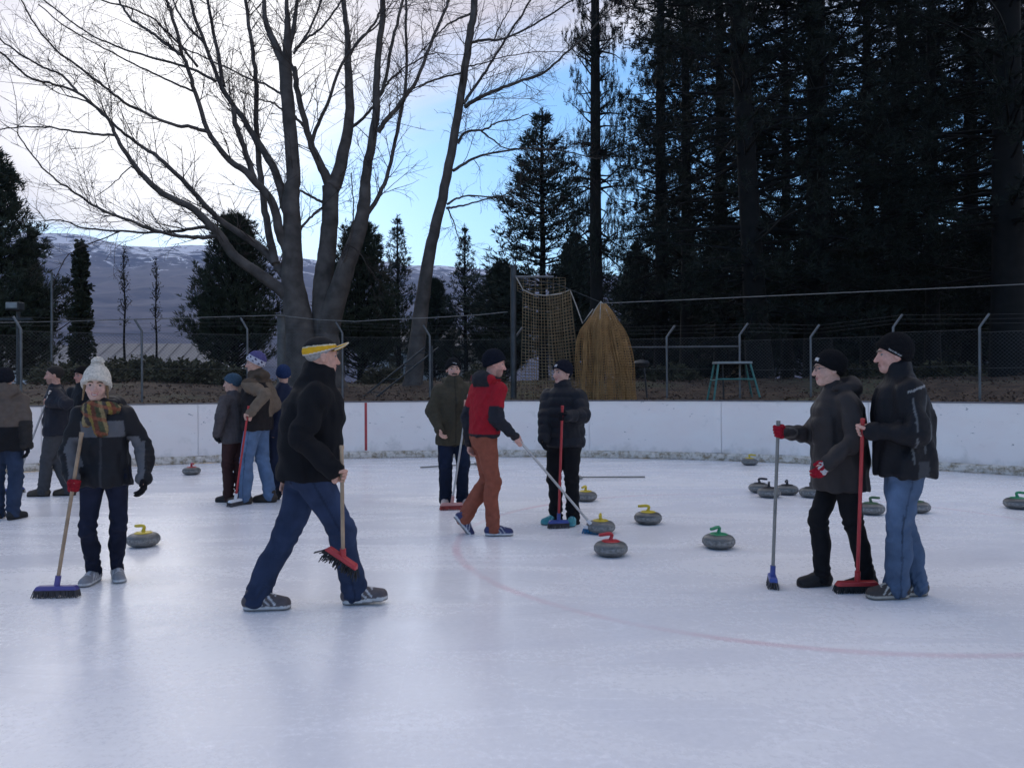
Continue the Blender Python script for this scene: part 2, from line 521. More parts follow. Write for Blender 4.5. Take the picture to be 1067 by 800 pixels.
# ---- hills
def hills_material():
    m, nt, p = new_mat('hills')
    N, L = nt.nodes, nt.links
    tc = N.new('ShaderNodeTexCoord')
    def noise(scale, st=(1, 1, 1), dist=0, det=8):
        mp = N.new('ShaderNodeMapping'); mp.inputs['Scale'].default_value = st
        L.new(tc.outputs['Object'], mp.inputs['Vector'])
        n = N.new('ShaderNodeTexNoise'); n.inputs['Scale'].default_value = scale; n.inputs['Detail'].default_value = det; n.inputs['Distortion'].default_value = dist; n.inputs['Roughness'].default_value = .65
        L.new(mp.outputs[0], n.inputs['Vector']); return n.outputs['Fac']
    sp = N.new('ShaderNodeSeparateXYZ'); L.new(tc.outputs['Object'], sp.inputs[0])
    def mr(f, a, b, c, d):
        r = N.new('ShaderNodeMapRange'); r.inputs['From Min'].default_value = a; r.inputs['From Max'].default_value = b
        r.inputs['To Min'].default_value = c; r.inputs['To Max'].default_value = d; L.new(f, r.inputs['Value']); return r.outputs[0]
    base = N.new('ShaderNodeValToRGB'); e = base.color_ramp.elements
    e[0].position = .40; e[0].color = (.030, .028, .048, 1); e[1].position = .62; e[1].color = (.135, .115, .125, 1)
    L.new(noise(.0045, (1, 1, 2.5), 1.5, 12), base.inputs[0])
    ad = N.new('ShaderNodeMath'); ad.operation = 'ADD'
    L.new(noise(.016, (1, 1, 1.6), 1.0), ad.inputs[0]); L.new(mr(sp.outputs[2], 330, 600, -.20, .075), ad.inputs[1])
    snow = mr(ad.outputs[0], .50, .56, 0, 1)
    cl = N.new('ShaderNodeClamp'); L.new(snow, cl.inputs[0])
    mx = N.new('ShaderNodeMix'); mx.data_type = 'RGBA'
    L.new(cl.outputs[0], mx.inputs[0]); L.new(base.outputs[0], mx.inputs[6]); mx.inputs[7].default_value = (.75, .76, .82, 1)
    L.new(mx.outputs[2], p.inputs['Base Color']); p.inputs['Roughness'].default_value = .95
    return m
M['hills'] = hills_material()
def build_hills():
    na, nr = 320, 60
    az = np.linspace(math.radians(-75), math.radians(75), na)
    rr = np.linspace(1500, 4300, nr)
    A, R_ = np.meshgrid(az, rr, indexing='ij')
    X = R_ * np.sin(A); Y = R_ * np.cos(A)
    ridge = np.interp(np.degrees(A), [-75, -40, -31, -25, -19, -8, 0, 10, 25, 75], [500, 570, 612, 622, 600, 565, 535, 515, 530, 570])
    t = (R_ - 1500) / (3700 - 1500)
    prof = np.where(t < 1, np.clip(t, 0, 1) ** 0.85, 1 - (t - 1) * 0.35)
    def fbm(x, y, f):
        r = np.random.default_rng(5); z = np.zeros_like(x); a = 1.0
        for o in range(7):
            for _ in range(3):
                th = r.uniform(0, 6.28); ph = r.uniform(0, 6.28)
                z += a / 3 * np.sin((x * math.cos(th) + y * math.sin(th)) * f + ph)
            f *= 1.9; a *= .52
        return z
    n = fbm(X, Y, .0022)
    H = ridge * prof * (1 + .045 * n * np.clip(t * 2, 0, 1)) + 26 * fbm(X, Y, .008) * np.clip(t * 1.5, 0, 1)
    H *= R_ / 3700 * .25 + .75
    H = np.where(t <= 0, -5, H)
    V = np.c_[X.ravel(), Y.ravel(), H.ravel()]
    i, j = np.meshgrid(np.arange(na - 1), np.arange(nr - 1), indexing='ij')
    a = (i * nr + j).ravel()
    F = np.c_[a, a + nr, a + nr + 1, a + 1]
    o = mesh_np('hills', V, F, M['hills'])
    tag(o, 'purple brown hills with snow patches along the ridge', kind='structure')
build_hills()

# ---- haze
def build_haze():
    m = bpy.data.materials.new('haze'); m.use_nodes = True
    nt = m.node_tree; nt.nodes.clear()
    o = nt.nodes.new('ShaderNodeOutputMaterial'); v = nt.nodes.new('ShaderNodeVolumePrincipled')
    v.inputs['Color'].default_value = (.40, .58, 1.0, 1); v.inputs['Density'].default_value = HAZE
    v.inputs['Anisotropy'].default_value = 0.2
    nt.links.new(v.outputs[0], o.inputs['Volume'])
    b = MB().box((0, 0, 0), (9600, 9600, 1)).v
    ob = MB().box((0, 0, 400), (13000, 13000, 820)).build('haze', m)
    tag(ob, 'thin blue air in front of the far hills', kind='stuff')
HAZE = 0.00013
# ------------------------------------------------------------------ trees
M['bark'] = pmat('grey_bark', (.100, .084, .074), .9, .45, 3.0, 1.0, 14)
M['twig'] = pmat('twig_bark', (.055, .038, .030), .9, .3, 3.0)
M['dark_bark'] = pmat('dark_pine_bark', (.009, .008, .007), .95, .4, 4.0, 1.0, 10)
def leaf_mat(name, color, var=.35, vs=1.2):
    m = pmat(name, color, .75, var, vs, spec=.25)
    return m
M['needle'] = leaf_mat('pine_needles', (.048, .062, .042))
M['needle_b'] = leaf_mat('bluish_pine_needles', (.050, .066, .054))
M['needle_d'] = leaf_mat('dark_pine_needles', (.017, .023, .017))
M['ivy'] = leaf_mat('dark_ivy_leaves', (.035, .042, .026))
M['shrub'] = leaf_mat('brown_green_shrub_leaves', (.085, .080, .045), .5, 2.5)
M['litter'] = pmat('fallen_leaves', (.10, .060, .040), .9, .6, 6.0)

def tubes_np(paths, rads, n):
    """paths: list of (k,3) arrays, rads: list of (k,) -> vertices, quads"""
    V = []; F = []; base = 0
    ang = np.arange(n) * 2 * math.pi / n
    for P, r in zip(paths, rads):
        P = np.asarray(P, float); k = len(P)
        T = np.gradient(P, axis=0); T /= np.linalg.norm(T, axis=1, keepdims=True) + 1e-9
        ref = np.array([.31, .95, .05]) if abs(T[0][1]) < .9 else np.array([1., .1, .2])
        A = ref - T * (T @ ref)[:, None]; A /= np.linalg.norm(A, axis=1, keepdims=True) + 1e-9
        B = np.cross(T, A)
        ring = P[:, None, :] + (A[:, None, :] * np.cos(ang)[None, :, None] + B[:, None, :] * np.sin(ang)[None, :, None]) * np.asarray(r)[:, None, None]
        V.append(ring.reshape(-1, 3))
        i, j = np.meshgrid(np.arange(k - 1), np.arange(n), indexing='ij')
        a = base + i * n + j; b = base + i * n + (j + 1) % n
        F.append(np.stack([a, b, b + n, a + n], -1).reshape(-1, 4))
        base += k * n
    return np.vstack(V), np.vstack(F)

def smooth_path(P, sub=4):
    """Catmull-Rom through points (k,d)"""
    P = np.asarray(P, float)
    if len(P) < 3: return np.array([P[0] + (P[-1] - P[0]) * t for t in np.linspace(0, 1, sub + 1)])
    Q = np.vstack([2 * P[0] - P[1], P, 2 * P[-1] - P[-2]])
    out = []
    for i in range(len(P) - 1):
        a, b, c, d = Q[i:i + 4]
        for t in np.linspace(0, 1, sub, endpoint=False):
            out.append(.5 * (2 * b + (c - a) * t + (2 * a - 5 * b + 4 * c - d) * t * t + (-a + 3 * b - 3 * c + d) * t ** 3))
    out.append(P[-1]); return np.array(out)

def bare_tree(name, label, limbs, depth, seed, twig_den=1.0, droop=.0, flare=None):
    rg = np.random.default_rng(seed)
    bu, bv = limbs[0][0][0][:2]
    base = at(bu, bv, depth); gz = float(ground_z(base[0], base[1]))
    base[2] = gz
    root = empty(name, tuple(base), label, 'tree', 'bare trees behind the fence')
    allpx = np.zeros((0, 2)); ally = np.zeros(0)
    thick_p, thick_r, thin_p, thin_r = [], [], [], []
    spawn = []
    for li, (pts, w0, w1, drift) in enumerate(limbs):
        px = smooth_path(pts, 5)
        if li == 0 or len(allpx) == 0: y0 = depth
        else: y0 = ally[np.argmin(((allpx - px[0]) ** 2).sum(1))]
        seg = np.r_[0, np.cumsum(np.linalg.norm(np.diff(px, axis=0), axis=1))]
        Y = y0 + drift * seg * depth / FPX
        P = np.array([at(u, v, y) for (u, v), y in zip(px, Y)])
        # small kinks so that limbs are not perfect curves
        P[1:-1] += rg.normal(0, .008, (len(P) - 2, 3)) * np.linspace(1, 1.6, len(P) - 2)[:, None]
        r = (w1 + (w0 - w1) * (1 - np.linspace(0, 1, len(P))) ** (2.2 if w0 > 12 else 1.3)) * (.90 if w0 > 20 else .80) / 2 * Y / FPX
        if li == 0 or (flare and li in flare):
            P[0, 2] = ground_z(P[0, 0], P[0, 1]) - .15
            r[0] *= 1.25
        allpx = np.vstack([allpx, px]); ally = np.r_[ally, Y]
        (thick_p if w0 > 2.6 else thin_p).append(P); (thick_r if w0 > 2.6 else thin_r).append(r)
        T = np.gradient(P, axis=0); T /= np.linalg.norm(T, axis=1, keepdims=True)
        for i in range(1, len(P)):
            rp = r[i]
            if rp > .13: continue
            L = np.linalg.norm(P[i] - P[i - 1])
            for _ in range(rg.poisson(twig_den * L * 3.4)):
                spawn.append((P[i] + (P[i - 1] - P[i]) * rg.random(), T[i], rp))
        # leader carries on past the frame
        if r[-1] > .015:
            spawn.append((P[-1], T[-1], r[-1] * 2.2)); spawn.append((P[-1], T[-1], r[-1] * 2.2))
    org = base
    V, F = tubes_np([p - org for p in thick_p], thick_r, 10)
    mesh_np('trunk', V, F, M['bark'], root)
    tp, tr = [], []
    for p, r in zip(thin_p, thin_r): tp.append(p); tr.append(np.maximum(r, .008))
    def twig(p, d, length, r, lev):
        k = 6 if lev == 0 else (4 if lev == 1 else 3)
        pts = [p]; dd = d.copy(); bend = rg.normal(0, .16, 3)
        for i in range(k - 1):
            dd = dd + bend / (k - 1) * 1.6 + rg.normal(0, .09, 3) + np.array([0, 0, (.10 if lev == 0 else .02) - droop * (i / k)])
            dd /= np.linalg.norm(dd); pts.append(pts[-1] + dd * length / (k - 1))
        pts = np.array(pts); tp.append(pts); tr.append(np.linspace(r, max(r * .35, .0028), k))
        if lev < 2:
            for _ in range(int(rg.integers(3, 7) * (1 if lev == 0 else .75))):
                i = rg.integers(1, k); t = pts[i] - pts[i - 1]; t /= np.linalg.norm(t)
                q = rg.normal(0, 1, 3); q -= t * (q @ t); q /= np.linalg.norm(q) + 1e-9
                an = rg.uniform(.4, 1.0)
                twig(pts[i] - (pts[i] - pts[i - 1]) * rg.random(), t * math.cos(an) + q * math.sin(an), length * rg.uniform(.35, .62), max(r * .55, .0034), lev + 1)
    for p, t, rp in spawn:
        q = rg.normal(0, 1, 3); q[2] += .25; q -= t * (q @ t); q /= np.linalg.norm(q) + 1e-9
        an = rg.uniform(.35, 1.05)
        twig(p, t * math.cos(an) + q * math.sin(an), rg.uniform(.7, 2.0) * (1 if rp > .03 else .8), min(max(rp * .35, .006), .016), 0)
    V, F = tubes_np([p - org for p in tp], tr, 3)
    o = mesh_np('crown', V, F, M['twig'], root); o['kind'] = 'stuff'
    print(name, 'twigs', len(tp), 'quads', len(F))
    return root

BIG = [
 ([(318, 402), (314, 360), (309, 320), (305, 292), (304, 240), (304, 205), (306, 178), (300, 112), (297, 66)], 46, 15, 0),
 ([(343, 402), (341, 365), (337, 325), (337, 292), (341, 259), (344, 225), (344, 194)], 38, 19, .10),
 ([(340, 345), (349, 315), (362, 275), (375, 236), (380, 203), (382, 178), (391, 124), (393, 68), (398, 22), (400, -30), (404, -110)], 30, 6, -.12),
 ([(298, 72), (286, 45), (278, 25), (275, 0), (268, -60)], 12, 4, .2),
 ([(298, 74), (300, 30), (299, 0), (300, -70)], 16, 4, -.2),
 ([(298, 66), (306, 28), (310, 0), (318, -50)], 8, 3, .35),
 ([(300, 262), (291, 240), (282, 208), (257, 180), (238, 166), (216, 135), (202, 90), (191, 58), (178, 13), (173, -5), (160, -60)], 15, 4, -.25),
 ([(287, 275), (281, 245), (275, 214), (271, 178), (267, 135), (267, 90), (262, 45), (256, 0), (250, -60)], 11, 4, .3),
 ([(300, 222), (287, 180), (267, 146), (245, 112), (230, 88), (213, 45), (200, 7), (190, -50)], 13, 4, .35),
 ([(233, 90), (225, 45), (216, 0), (210, -40)], 6, 3, .1),
 ([(265, 188), (256, 160), (245, 128), (243, 112)], 8, 6, .0),
 ([(309, 322), (297, 306), (279, 292), (245, 268), (229, 245), (202, 219), (169, 201), (146, 180), (130, 158), (119, 138), (110, 121), (81, 97), (56, 88), (27, 79), (0, 54), (-30, 40)], 19, 2.5, -.15),
 ([(81, 97), (65, 79), (45, 70), (20, 56), (-5, 36)], 3.5, 2, .2),
 ([(119, 141), (90, 139), (67, 135), (40, 132), (0, 135), (-30, 140)], 3.4, 1.3, -.2),
 ([(300, 292), (288, 276), (274, 260), (256, 247), (238, 236), (223, 223), (196, 194), (166, 165), (153, 156), (130, 140), (110, 122), (94, 108), (70, 100)], 12, 2, .22),
 ([(229, 246), (200, 247), (171, 243), (135, 230), (101, 216), (79, 201), (54, 185), (31, 158), (18, 138)], 5.5, 1.6, -.3),
 ([(226, 240), (212, 237), (190, 240), (166, 242), (126, 241), (85, 237), (67, 230), (47, 230)], 5, 1.6, .3),
 ([(126, 241), (100, 252), (75, 262), (60, 285), (55, 300)], 2.2, 1, .2),
 ([(146, 180), (135, 175), (120, 190), (100, 205)], 2.5, 1.2, .3),
 ([(216, 137), (196, 132), (176, 129), (135, 110), (108, 90), (79, 68), (56, 50), (36, 25), (22, 0)], 5, 2, -.3),
 ([(225, 85), (200, 72), (162, 61), (126, 50), (90, 34), (45, 0)], 4, 1.8, .2),
 ([(190, 58), (175, 48), (158, 34), (135, 18), (124, 0), (115, -20)], 4.5, 2.5, .3),
 ([(203, 96), (178, 85), (146, 70), (108, 50), (67, 27), (40, 5)], 3, 1.5, -.2),
 ([(206, 70), (190, 50), (170, 30), (150, 14), (105, 0)], 3.5, 2, -.35),
 ([(213, 45), (196, 28), (184, 10), (178, -10)], 3.5, 2, .3),
 ([(345, 196), (336, 176), (323, 146), (310, 97), (306, 70)], 15, 7, -.3),
 ([(345, 196), (353, 180), (364, 124), (363, 68), (362, 34), (358, 0), (356, -60)], 21, 5, .25),
 ([(380, 226), (393, 207), (405, 178), (416, 126), (423, 85), (423, 22), (424, -20)], 6.5, 3, .3),
 ([(394, 138), (402, 126), (420, 104), (434, 83), (452, 38), (468, 0), (478, -30)], 7, 3, -.3),
 ([(325, 148), (331, 130), (344, 101), (357, 65), (387, 29), (396, 13), (402, -10)], 5.5, 2.5, -.4),
 ([(364, 134), (376, 126), (388, 112)], 4.5, 3.5, -.6),
 ([(306, 56), (321, 34), (335, 0), (340, -20)], 3.6, 2, .2),
 ([(307, 52), (320, 40), (335, 29), (355, 3), (362, -15)], 3.6, 2, -.3),
 ([(294, 99), (280, 90), (263, 83), (234, 70), (200, 54), (185, 48)], 3.4, 1.6, .4),
 ([(300, 120), (285, 108), (270, 104), (250, 95)], 3, 1.3, -.5),
 ([(395, 98), (404, 87), (411, 79), (438, 61), (455, 55)], 3.5, 1.6, .4),
 ([(394, 100), (400, 90), (411, 34), (420, 0), (424, -30)], 5.5, 3, -.2),
 ([(364, 60), (375, 40), (392, 28), (402, 10)], 3.4, 1.8, .3),
 ([(322, 140), (312, 126), (302, 118)], 4, 3.5, .5),
 ([(302, 255), (312, 240), (325, 225), (338, 215)], 4, 3, .3),
 ([(338, 212), (325, 205), (308, 196)], 4, 3, -.4),
 ([(352, 290), (365, 250), (368, 215), (366, 180)], 2.8, 1.4, -.6),
 ([(362, 255), (373, 262), (385, 280), (394, 292)], 2.4, 1.0, -.6),
]
LEAN = [
 ([(430, 404), (434, 365), (440, 315), (447, 268), (456, 227), (468, 172), (479, 108), (488, 45), (495, 0), (506, -90)], 23, 8, 0),
 ([(484, 112), (497, 103), (515, 95), (540, 85), (565, 77), (587, 58), (618, 29), (634, 12)], 5.5, 2, -.2),
 ([(483, 108), (494, 92), (506, 74), (526, 43), (553, 0), (565, -20)], 4.5, 2.2, .3),
 ([(477, 150), (481, 142), (488, 137), (506, 135), (517, 128), (535, 125), (551, 119)], 4.4, 1.3, -.3),
 ([(501, 136), (515, 147), (528, 155), (551, 155), (575, 158)], 2.6, 1.2, -.3),
 ([(472, 178), (488, 168), (506, 161), (546, 155), (590, 158), (622, 166)], 4.2, 1.3, .25),
 ([(466, 213), (476, 207), (488, 204), (520, 205), (542, 194)], 3.2, 1.3, .3),
 ([(465, 217), (478, 215), (492, 212), (524, 204), (549, 214)], 3.2, 1.3, -.3),
 ([(467, 218), (473, 232), (479, 252)], 2.4, 1.2, -.3),
 ([(481, 76), (465, 80), (447, 85), (432, 92), (415, 100)], 2.8, 1.3, .3),
 ([(491, 14), (478, 20), (465, 27), (454, 38), (440, 52)], 3.2, 1.5, -.3),
 ([(489, 45), (505, 42), (526, 40), (564, 22), (596, 0), (610, -10)], 3.8, 1.8, .2),
 ([(486, 70), (505, 66), (530, 58), (570, 54), (600, 56)], 2.4, 1.0, -.35),
 ([(515, 42), (522, 25), (532, 8), (536, -10)], 2.6, 1.4, .3),
]
bare_tree('bare_tree', 'broad bare tree with many spreading grey stems behind the fence', BIG, 22.0, 4, .85, .10, flare=(1,))
bare_tree('bare_tree', 'single leaning bare grey trunk right of the broad bare tree', LEAN, 23.0, 9, .95, .14)

# ---- conifers
def blades(pos, axis, n, length, width, rg, spread=.75):
    """n thin triangles round each tuft axis"""
    K = len(pos)
    pos = np.repeat(pos, n, 0); ax = np.repeat(axis, n, 0)
    d = ax + rg.normal(0, spread, (K * n, 3)); d /= np.linalg.norm(d, axis=1, keepdims=True)
    s = np.cross(d, rg.normal(0, 1, (K * n, 3))); s /= np.linalg.norm(s, axis=1, keepdims=True) + 1e-9
    L = length * rg.uniform(.6, 1.25, (K * n, 1)); w = width * rg.uniform(.7, 1.3, (K * n, 1))
    a = pos - s * w * .5; b = pos + s * w * .5
    m = pos + d * L * .55
    V = np.stack([pos, m + s * w * .6, pos + d * L, m - s * w * .6], 1).reshape(-1, 3)
    base = np.arange(K * n)[:, None] * 4
    F = np.vstack([base + np.array([[0, 1, 2]]), base + np.array([[0, 2, 3]])])
    return V, F

def conifer_mesh(seed, H, rad, z0, n_whorl, per, el0, curl, tuft_gap, nb, blen, bw, spread=.75, droop=0.0, gap=.0, trunk_r=.2, inner=.15, lean=0, pw=.85):
    rg = np.random.default_rng(seed)
    bp, br, tp, ta = [], [], [], []
    zs = z0 + (H - z0) * np.sort(rg.random(n_whorl))
    for z in zs:
        t = (z - z0) / (H - z0)
        R = rad * ((1 - t) ** pw) * (.35 + .65 * min(1, t * 5 + .45)) + .12
        for k in range(per):
            if rg.random() < gap: continue
            a = rg.uniform(0, 2 * math.pi)
            L = R * rg.uniform(.55, 1.15)
            el = el0 + rg.normal(0, .14) + (.5 * t if curl > 0 else 0)
            nseg = 6
            d = np.array([math.cos(a) * math.cos(el), math.sin(a) * math.cos(el), math.sin(el)])
            P = [np.array([lean * z, 0, z])]
            for i in range(nseg):
                d = d + np.array([0, 0, curl * (i / nseg) - droop]) + rg.normal(0, .07, 3); d /= np.linalg.norm(d)
                P.append(P[-1] + d * L / nseg)
            P = np.array(P); bp.append(P); br.append(np.linspace(.012 + .012 * L, .006, nseg + 1))
            nt_ = max(3, int(L / tuft_gap))
            ss = inner + (1 - inner) * np.sqrt(rg.random(nt_)); ss[0] = 1
            for s in ss:
                x = s * nseg; i = min(int(x), nseg - 1); f = x - i
                q = P[i] + (P[i + 1] - P[i]) * f
                tdir = P[i + 1] - P[i]; tdir = tdir / np.linalg.norm(tdir)
                lat = np.cross(tdir, [0, 0, 1]); lat = lat / (np.linalg.norm(lat) + 1e-9)
                side = rg.normal(0, .16 * L * (1 - .55 * s) + .05)
                q = q + lat * side + np.array([0, 0, rg.normal(.02, .05 + .03 * L)])
                ax = tdir * .8 + lat * np.sign(side) * .35 + np.array([0, 0, .45 if curl > 0 else .05])
                tp.append(q); ta.append(ax / np.linalg.norm(ax))
    # leader tufts
    for z in np.linspace(H - .8, H + .15, 12):
        tp.append(np.array([lean * z, 0, z])); ta.append(np.array([0, 0, 1.0]))
    V, F = blades(np.array(tp), np.array(ta), nb, blen, bw, rg, spread)
    VB, FB = tubes_np(bp, br, 3)
    zt = np.linspace(-.4, H, 9)
    TP = np.c_[lean * zt + rg.normal(0, .02, 9), rg.normal(0, .02, 9), zt]
    TR = trunk_r * (1 - .8 * np.clip(zt / H, 0, 1)); TR[0] *= 1.25
    VT, FT = tubes_np([TP], [TR], 10)
    return (V, F), (VB, FB), (VT, FT)

CON = {}
def make_conifer(key, mats, **kw):
    (V, F), (VB, FB), (VT, FT) = conifer_mesh(**kw)
    objs = {}
    for nm, v, f, m in (('crown', V, F, mats[0]), ('branches', VB, FB, mats[1]), ('trunk', VT, FT, mats[1])):
        o = mesh_np(nm, v, f, m); me = o.data
        COL.objects.unlink(o); bpy.data.objects.remove(o)
        objs[nm] = me
    CON[key] = objs
    print(key, 'conifer tris', len(F), len(FB) * 2)
def place_conifer(key, u, Y, label, s=1.0, rot=None, name='pine_tree', group='pine trees around the rink', sxy=None, tilt=0, dz=0, tsc=1.0):
    p = at(u, 400, Y); z = float(ground_z(p[0], p[1])) + dz
    root = empty(name, (p[0], p[1], z), label, 'tree', group)
    rz = random.uniform(0, 6.28) if rot is None else rot
    for nm, me in CON[key].items():
        o = bpy.data.objects.new(nm, me); link(o, root)
        if nm != 'trunk': o['kind'] = 'stuff'
        o.rotation_euler = (0, 0, rz); o.scale = (s * (sxy or 1), s * (sxy or 1), s)
        if nm == 'trunk': o.scale = (s * tsc, s * tsc, s)
    root.rotation_euler = (0, tilt, 0)
    return root
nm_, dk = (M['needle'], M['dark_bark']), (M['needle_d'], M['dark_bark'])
make_conifer('bushy', nm_, seed=1, H=9.0, rad=2.9, z0=.3, n_whorl=95, per=5, el0=.25, curl=.35, tuft_gap=.12, nb=9, blen=.24, bw=.024, spread=.55, trunk_r=.17, pw=.8)
make_conifer('broad', nm_, seed=12, H=7.0, rad=2.7, z0=.2, n_whorl=80, per=5, el0=.45, curl=.40, tuft_gap=.13, nb=9, blen=.26, bw=.026, spread=.5, trunk_r=.17, pw=.5)
make_conifer('spire', (M['needle_b'], M['dark_bark']), seed=2, H=8.0, rad=1.7, z0=.5, n_whorl=60, per=4, el0=.2, curl=.22, tuft_gap=.14, nb=6, blen=.20, bw=.026, spread=.5, trunk_r=.13, gap=.1)
make_conifer('pyramid', (M['needle_b'], M['dark_bark']), seed=3, H=13.5, rad=3.6, z0=1.5, n_whorl=100, per=4, el0=.05, curl=.16, tuft_gap=.15, nb=7, blen=.30, bw=.036, spread=.55, trunk_r=.24, gap=.12)
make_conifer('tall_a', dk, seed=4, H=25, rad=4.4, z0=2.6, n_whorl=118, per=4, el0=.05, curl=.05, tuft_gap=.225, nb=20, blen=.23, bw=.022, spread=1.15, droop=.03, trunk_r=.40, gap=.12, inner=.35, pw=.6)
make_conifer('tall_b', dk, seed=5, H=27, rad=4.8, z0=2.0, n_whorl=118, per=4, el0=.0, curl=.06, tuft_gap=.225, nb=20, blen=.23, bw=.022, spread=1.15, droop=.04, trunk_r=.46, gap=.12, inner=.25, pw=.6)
make_conifer('ivy', (M['ivy'], M['dark_bark']), seed=6, H=4.6, rad=.36, z0=.2, n_whorl=90, per=3, el0=.5, curl=.2, tuft_gap=.06, nb=5, blen=.13, bw=.07, spread=.8, trunk_r=.06, inner=.0, pw=.35)
make_conifer('sapling', (M['ivy'], M['dark_bark']), seed=7, H=4.6, rad=.30, z0=2.0, n_whorl=30, per=2, el0=.7, curl=.2, tuft_gap=.25, nb=2, blen=.08, bw=.025, spread=.8, trunk_r=.05, inner=.0, pw=.4)
for key, u, Y, label, s, kw in (
    ('bushy', -4, 27, 'dark conifer at the left edge of the picture', .90, {'sxy': 1.25}),
    ('bushy', 33, 29, 'dark conifer just left of the ivy covered pole', .66, {'sxy': .62}),
    ('broad', 246, 27, 'dense dark conifer behind the left limbs of the bare tree', .78, {'sxy': 1.2}),
    ('broad', 376, 29, 'dark conifer showing between the broad bare tree and the leaning trunk', .80, {'sxy': 1.15}),
    ('spire', 415, 34, 'small pointed conifer just left of the leaning trunk', .92, {}),
    ('spire', 485, 36, 'small pointed conifer just right of the leaning trunk', .92, {}),
    ('broad', 522, 36, 'low dark conifer behind the steel net post', .76, {'sxy': 1.2}),
    ('broad', 452, 38, 'low dark conifer behind the leaning trunk', .70, {'sxy': 1.1}),
    ('pyramid', 566, 31, 'tall pointed pine between the leaning trunk and the first tall pine', .80, {'sxy': 1.3}),
):
    place_conifer(key, u, Y, label, s, **kw)
TALL = (
    ('tall_a', 622, 25, 'slim straight pine trunk behind the bundled net', .95, .00, .62),
    ('tall_b', 792, 24, 'thick pine trunk leaning left behind the green trestle', 1.0, -.055, .8),
    ('tall_b', 853, 26, 'thick straight pine trunk behind the person with red gloves', 1.05, 0, .92),
    ('tall_a', 1052, 22, 'thickest pine trunk at the right edge of the picture', 1.05, 0, 1.12),
    ('tall_a', 716, 32, 'thin pine trunk halfway between the bundled net and the leaning pine', 1.0, 0, .7),
    ('tall_a', 972, 30, 'thin pine trunk just right of the piped black jacket', 1.0, 0, .7),
    ('tall_b', 690, 38, 'pine in the back row behind the bundled net', 1.05, 0, .8),
    ('tall_b', 752, 40, 'pine in the back row left of the leaning pine', 1.1, 0, .8),
    ('tall_a', 905, 37, 'pine in the back row behind the two right hand curlers', 1.1, 0, .8),
    ('tall_b', 1012, 36, 'pine in the back row left of the thickest trunk', 1.1, 0, .8),
    ('tall_a', 820, 44, 'pine in the back row between the two thick trunks', 1.1, 0, .8),
    ('tall_b', 1100, 30, 'pine beyond the right edge behind the thickest trunk', 1.1, 0, .8),
    ('tall_b', 940, 46, 'farthest pine seen between the two thin right trunks', 1.15, 0, .8),
)
CROWN = {622: .30, 690: .55, 716: .62}
for key, u, Y, label, s, tilt, sx in TALL:
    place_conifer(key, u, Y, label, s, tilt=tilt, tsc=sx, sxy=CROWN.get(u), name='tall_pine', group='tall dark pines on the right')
for i, u in enumerate(range(600, 1110, 46)):
    place_conifer('bushy', u + (i * 37) % 19, 46 + (i * 53) % 9, 'low bushy conifer in the far dark row, %s from the net bundle' % ('first second third fourth fifth sixth seventh eighth ninth tenth eleventh twelfth'.split()[i]), 1.0 + .1 * (i % 4), sxy=1.25)
place_conifer('ivy', 85, 27, 'narrow pole thickly covered in dark ivy left of the hills', 1.05, name='ivy_pole', group='narrow young trees before the hills')
place_conifer('sapling', 130, 28, 'thin bare sapling in front of the hills nearer the ivy pole', 1.05, name='sapling', group='narrow young trees before the hills')
place_conifer('sapling', 163, 29, 'thin bare sapling in front of the hills nearer the dense conifer', 1.0, name='sapling', group='narrow young trees before the hills')

# ---- shrubs beyond the fence
def make_shrub(seed):
    rg = np.random.default_rng(seed)
    n = 520
    d = rg.normal(0, 1, (n, 3)); d /= np.linalg.norm(d, axis=1, keepdims=True); d[:, 2] = np.abs(d[:, 2])
    r = rg.uniform(.5, 1.08, (n, 1)); pos = d * r * np.array([.75, .6, .62]); pos[:, 2] += .1
    pos += rg.normal(0, .07, pos.shape)
    V, F = blades(pos, d * .6 + np.array([0, 0, .4]), 5, .13, .05, rg, .9)
    bp = []; br = []
    for _ in range(24):
        a = rg.uniform(0, 6.28); t = rg.uniform(.2, 1)
        bp.append(np.array([[0, 0, 0], [math.cos(a) * t * .3, math.sin(a) * t * .3, .35], [math.cos(a) * t * .7, math.sin(a) * t * .6, .75 - .3 * t]])); br.append([.016, .01, .005])
    VB, FB = tubes_np(bp, br, 3)
    return V, F, VB, FB
sh = make_shrub(8)
sh_o = mesh_np('crown', sh[0], sh[1], M['shrub']); sh_b = mesh_np('stems', sh[2], sh[3], M['dark_bark'])
sh_me = (sh_o.data, sh_b.data)
for o in (sh_o, sh_b): COL.objects.unlink(o); bpy.data.objects.remove(o)
SHR = [(62, 24, 1.2, 'rust green shrub left of the ivy pole foot'), (112, 23, 1.0, 'rust green shrub behind the white knitted hat'),
       (145, 24.5, 1.35, 'rust green shrub in front of the grey roofed house'), (182, 23.5, 1.25, 'rust green shrub right of the kinked fence post'),
       (215, 24, 1.3, 'rust green shrub left of the curler in blue grey hat'), (250, 23, 1.0, 'rust green shrub behind the purple white hat'),
       (400, 25, 1.0, 'low shrub between the bare tree and the leaning trunk'), (505, 26, 1.1, 'low shrub behind the red top'),
       (700, 25, 1.0, 'low shrub right of the bundled net'), (905, 27, 1.2, 'low shrub between the two right hand heads'),
       (985, 26, 1.3, 'low shrub left of the rightmost fence post')]
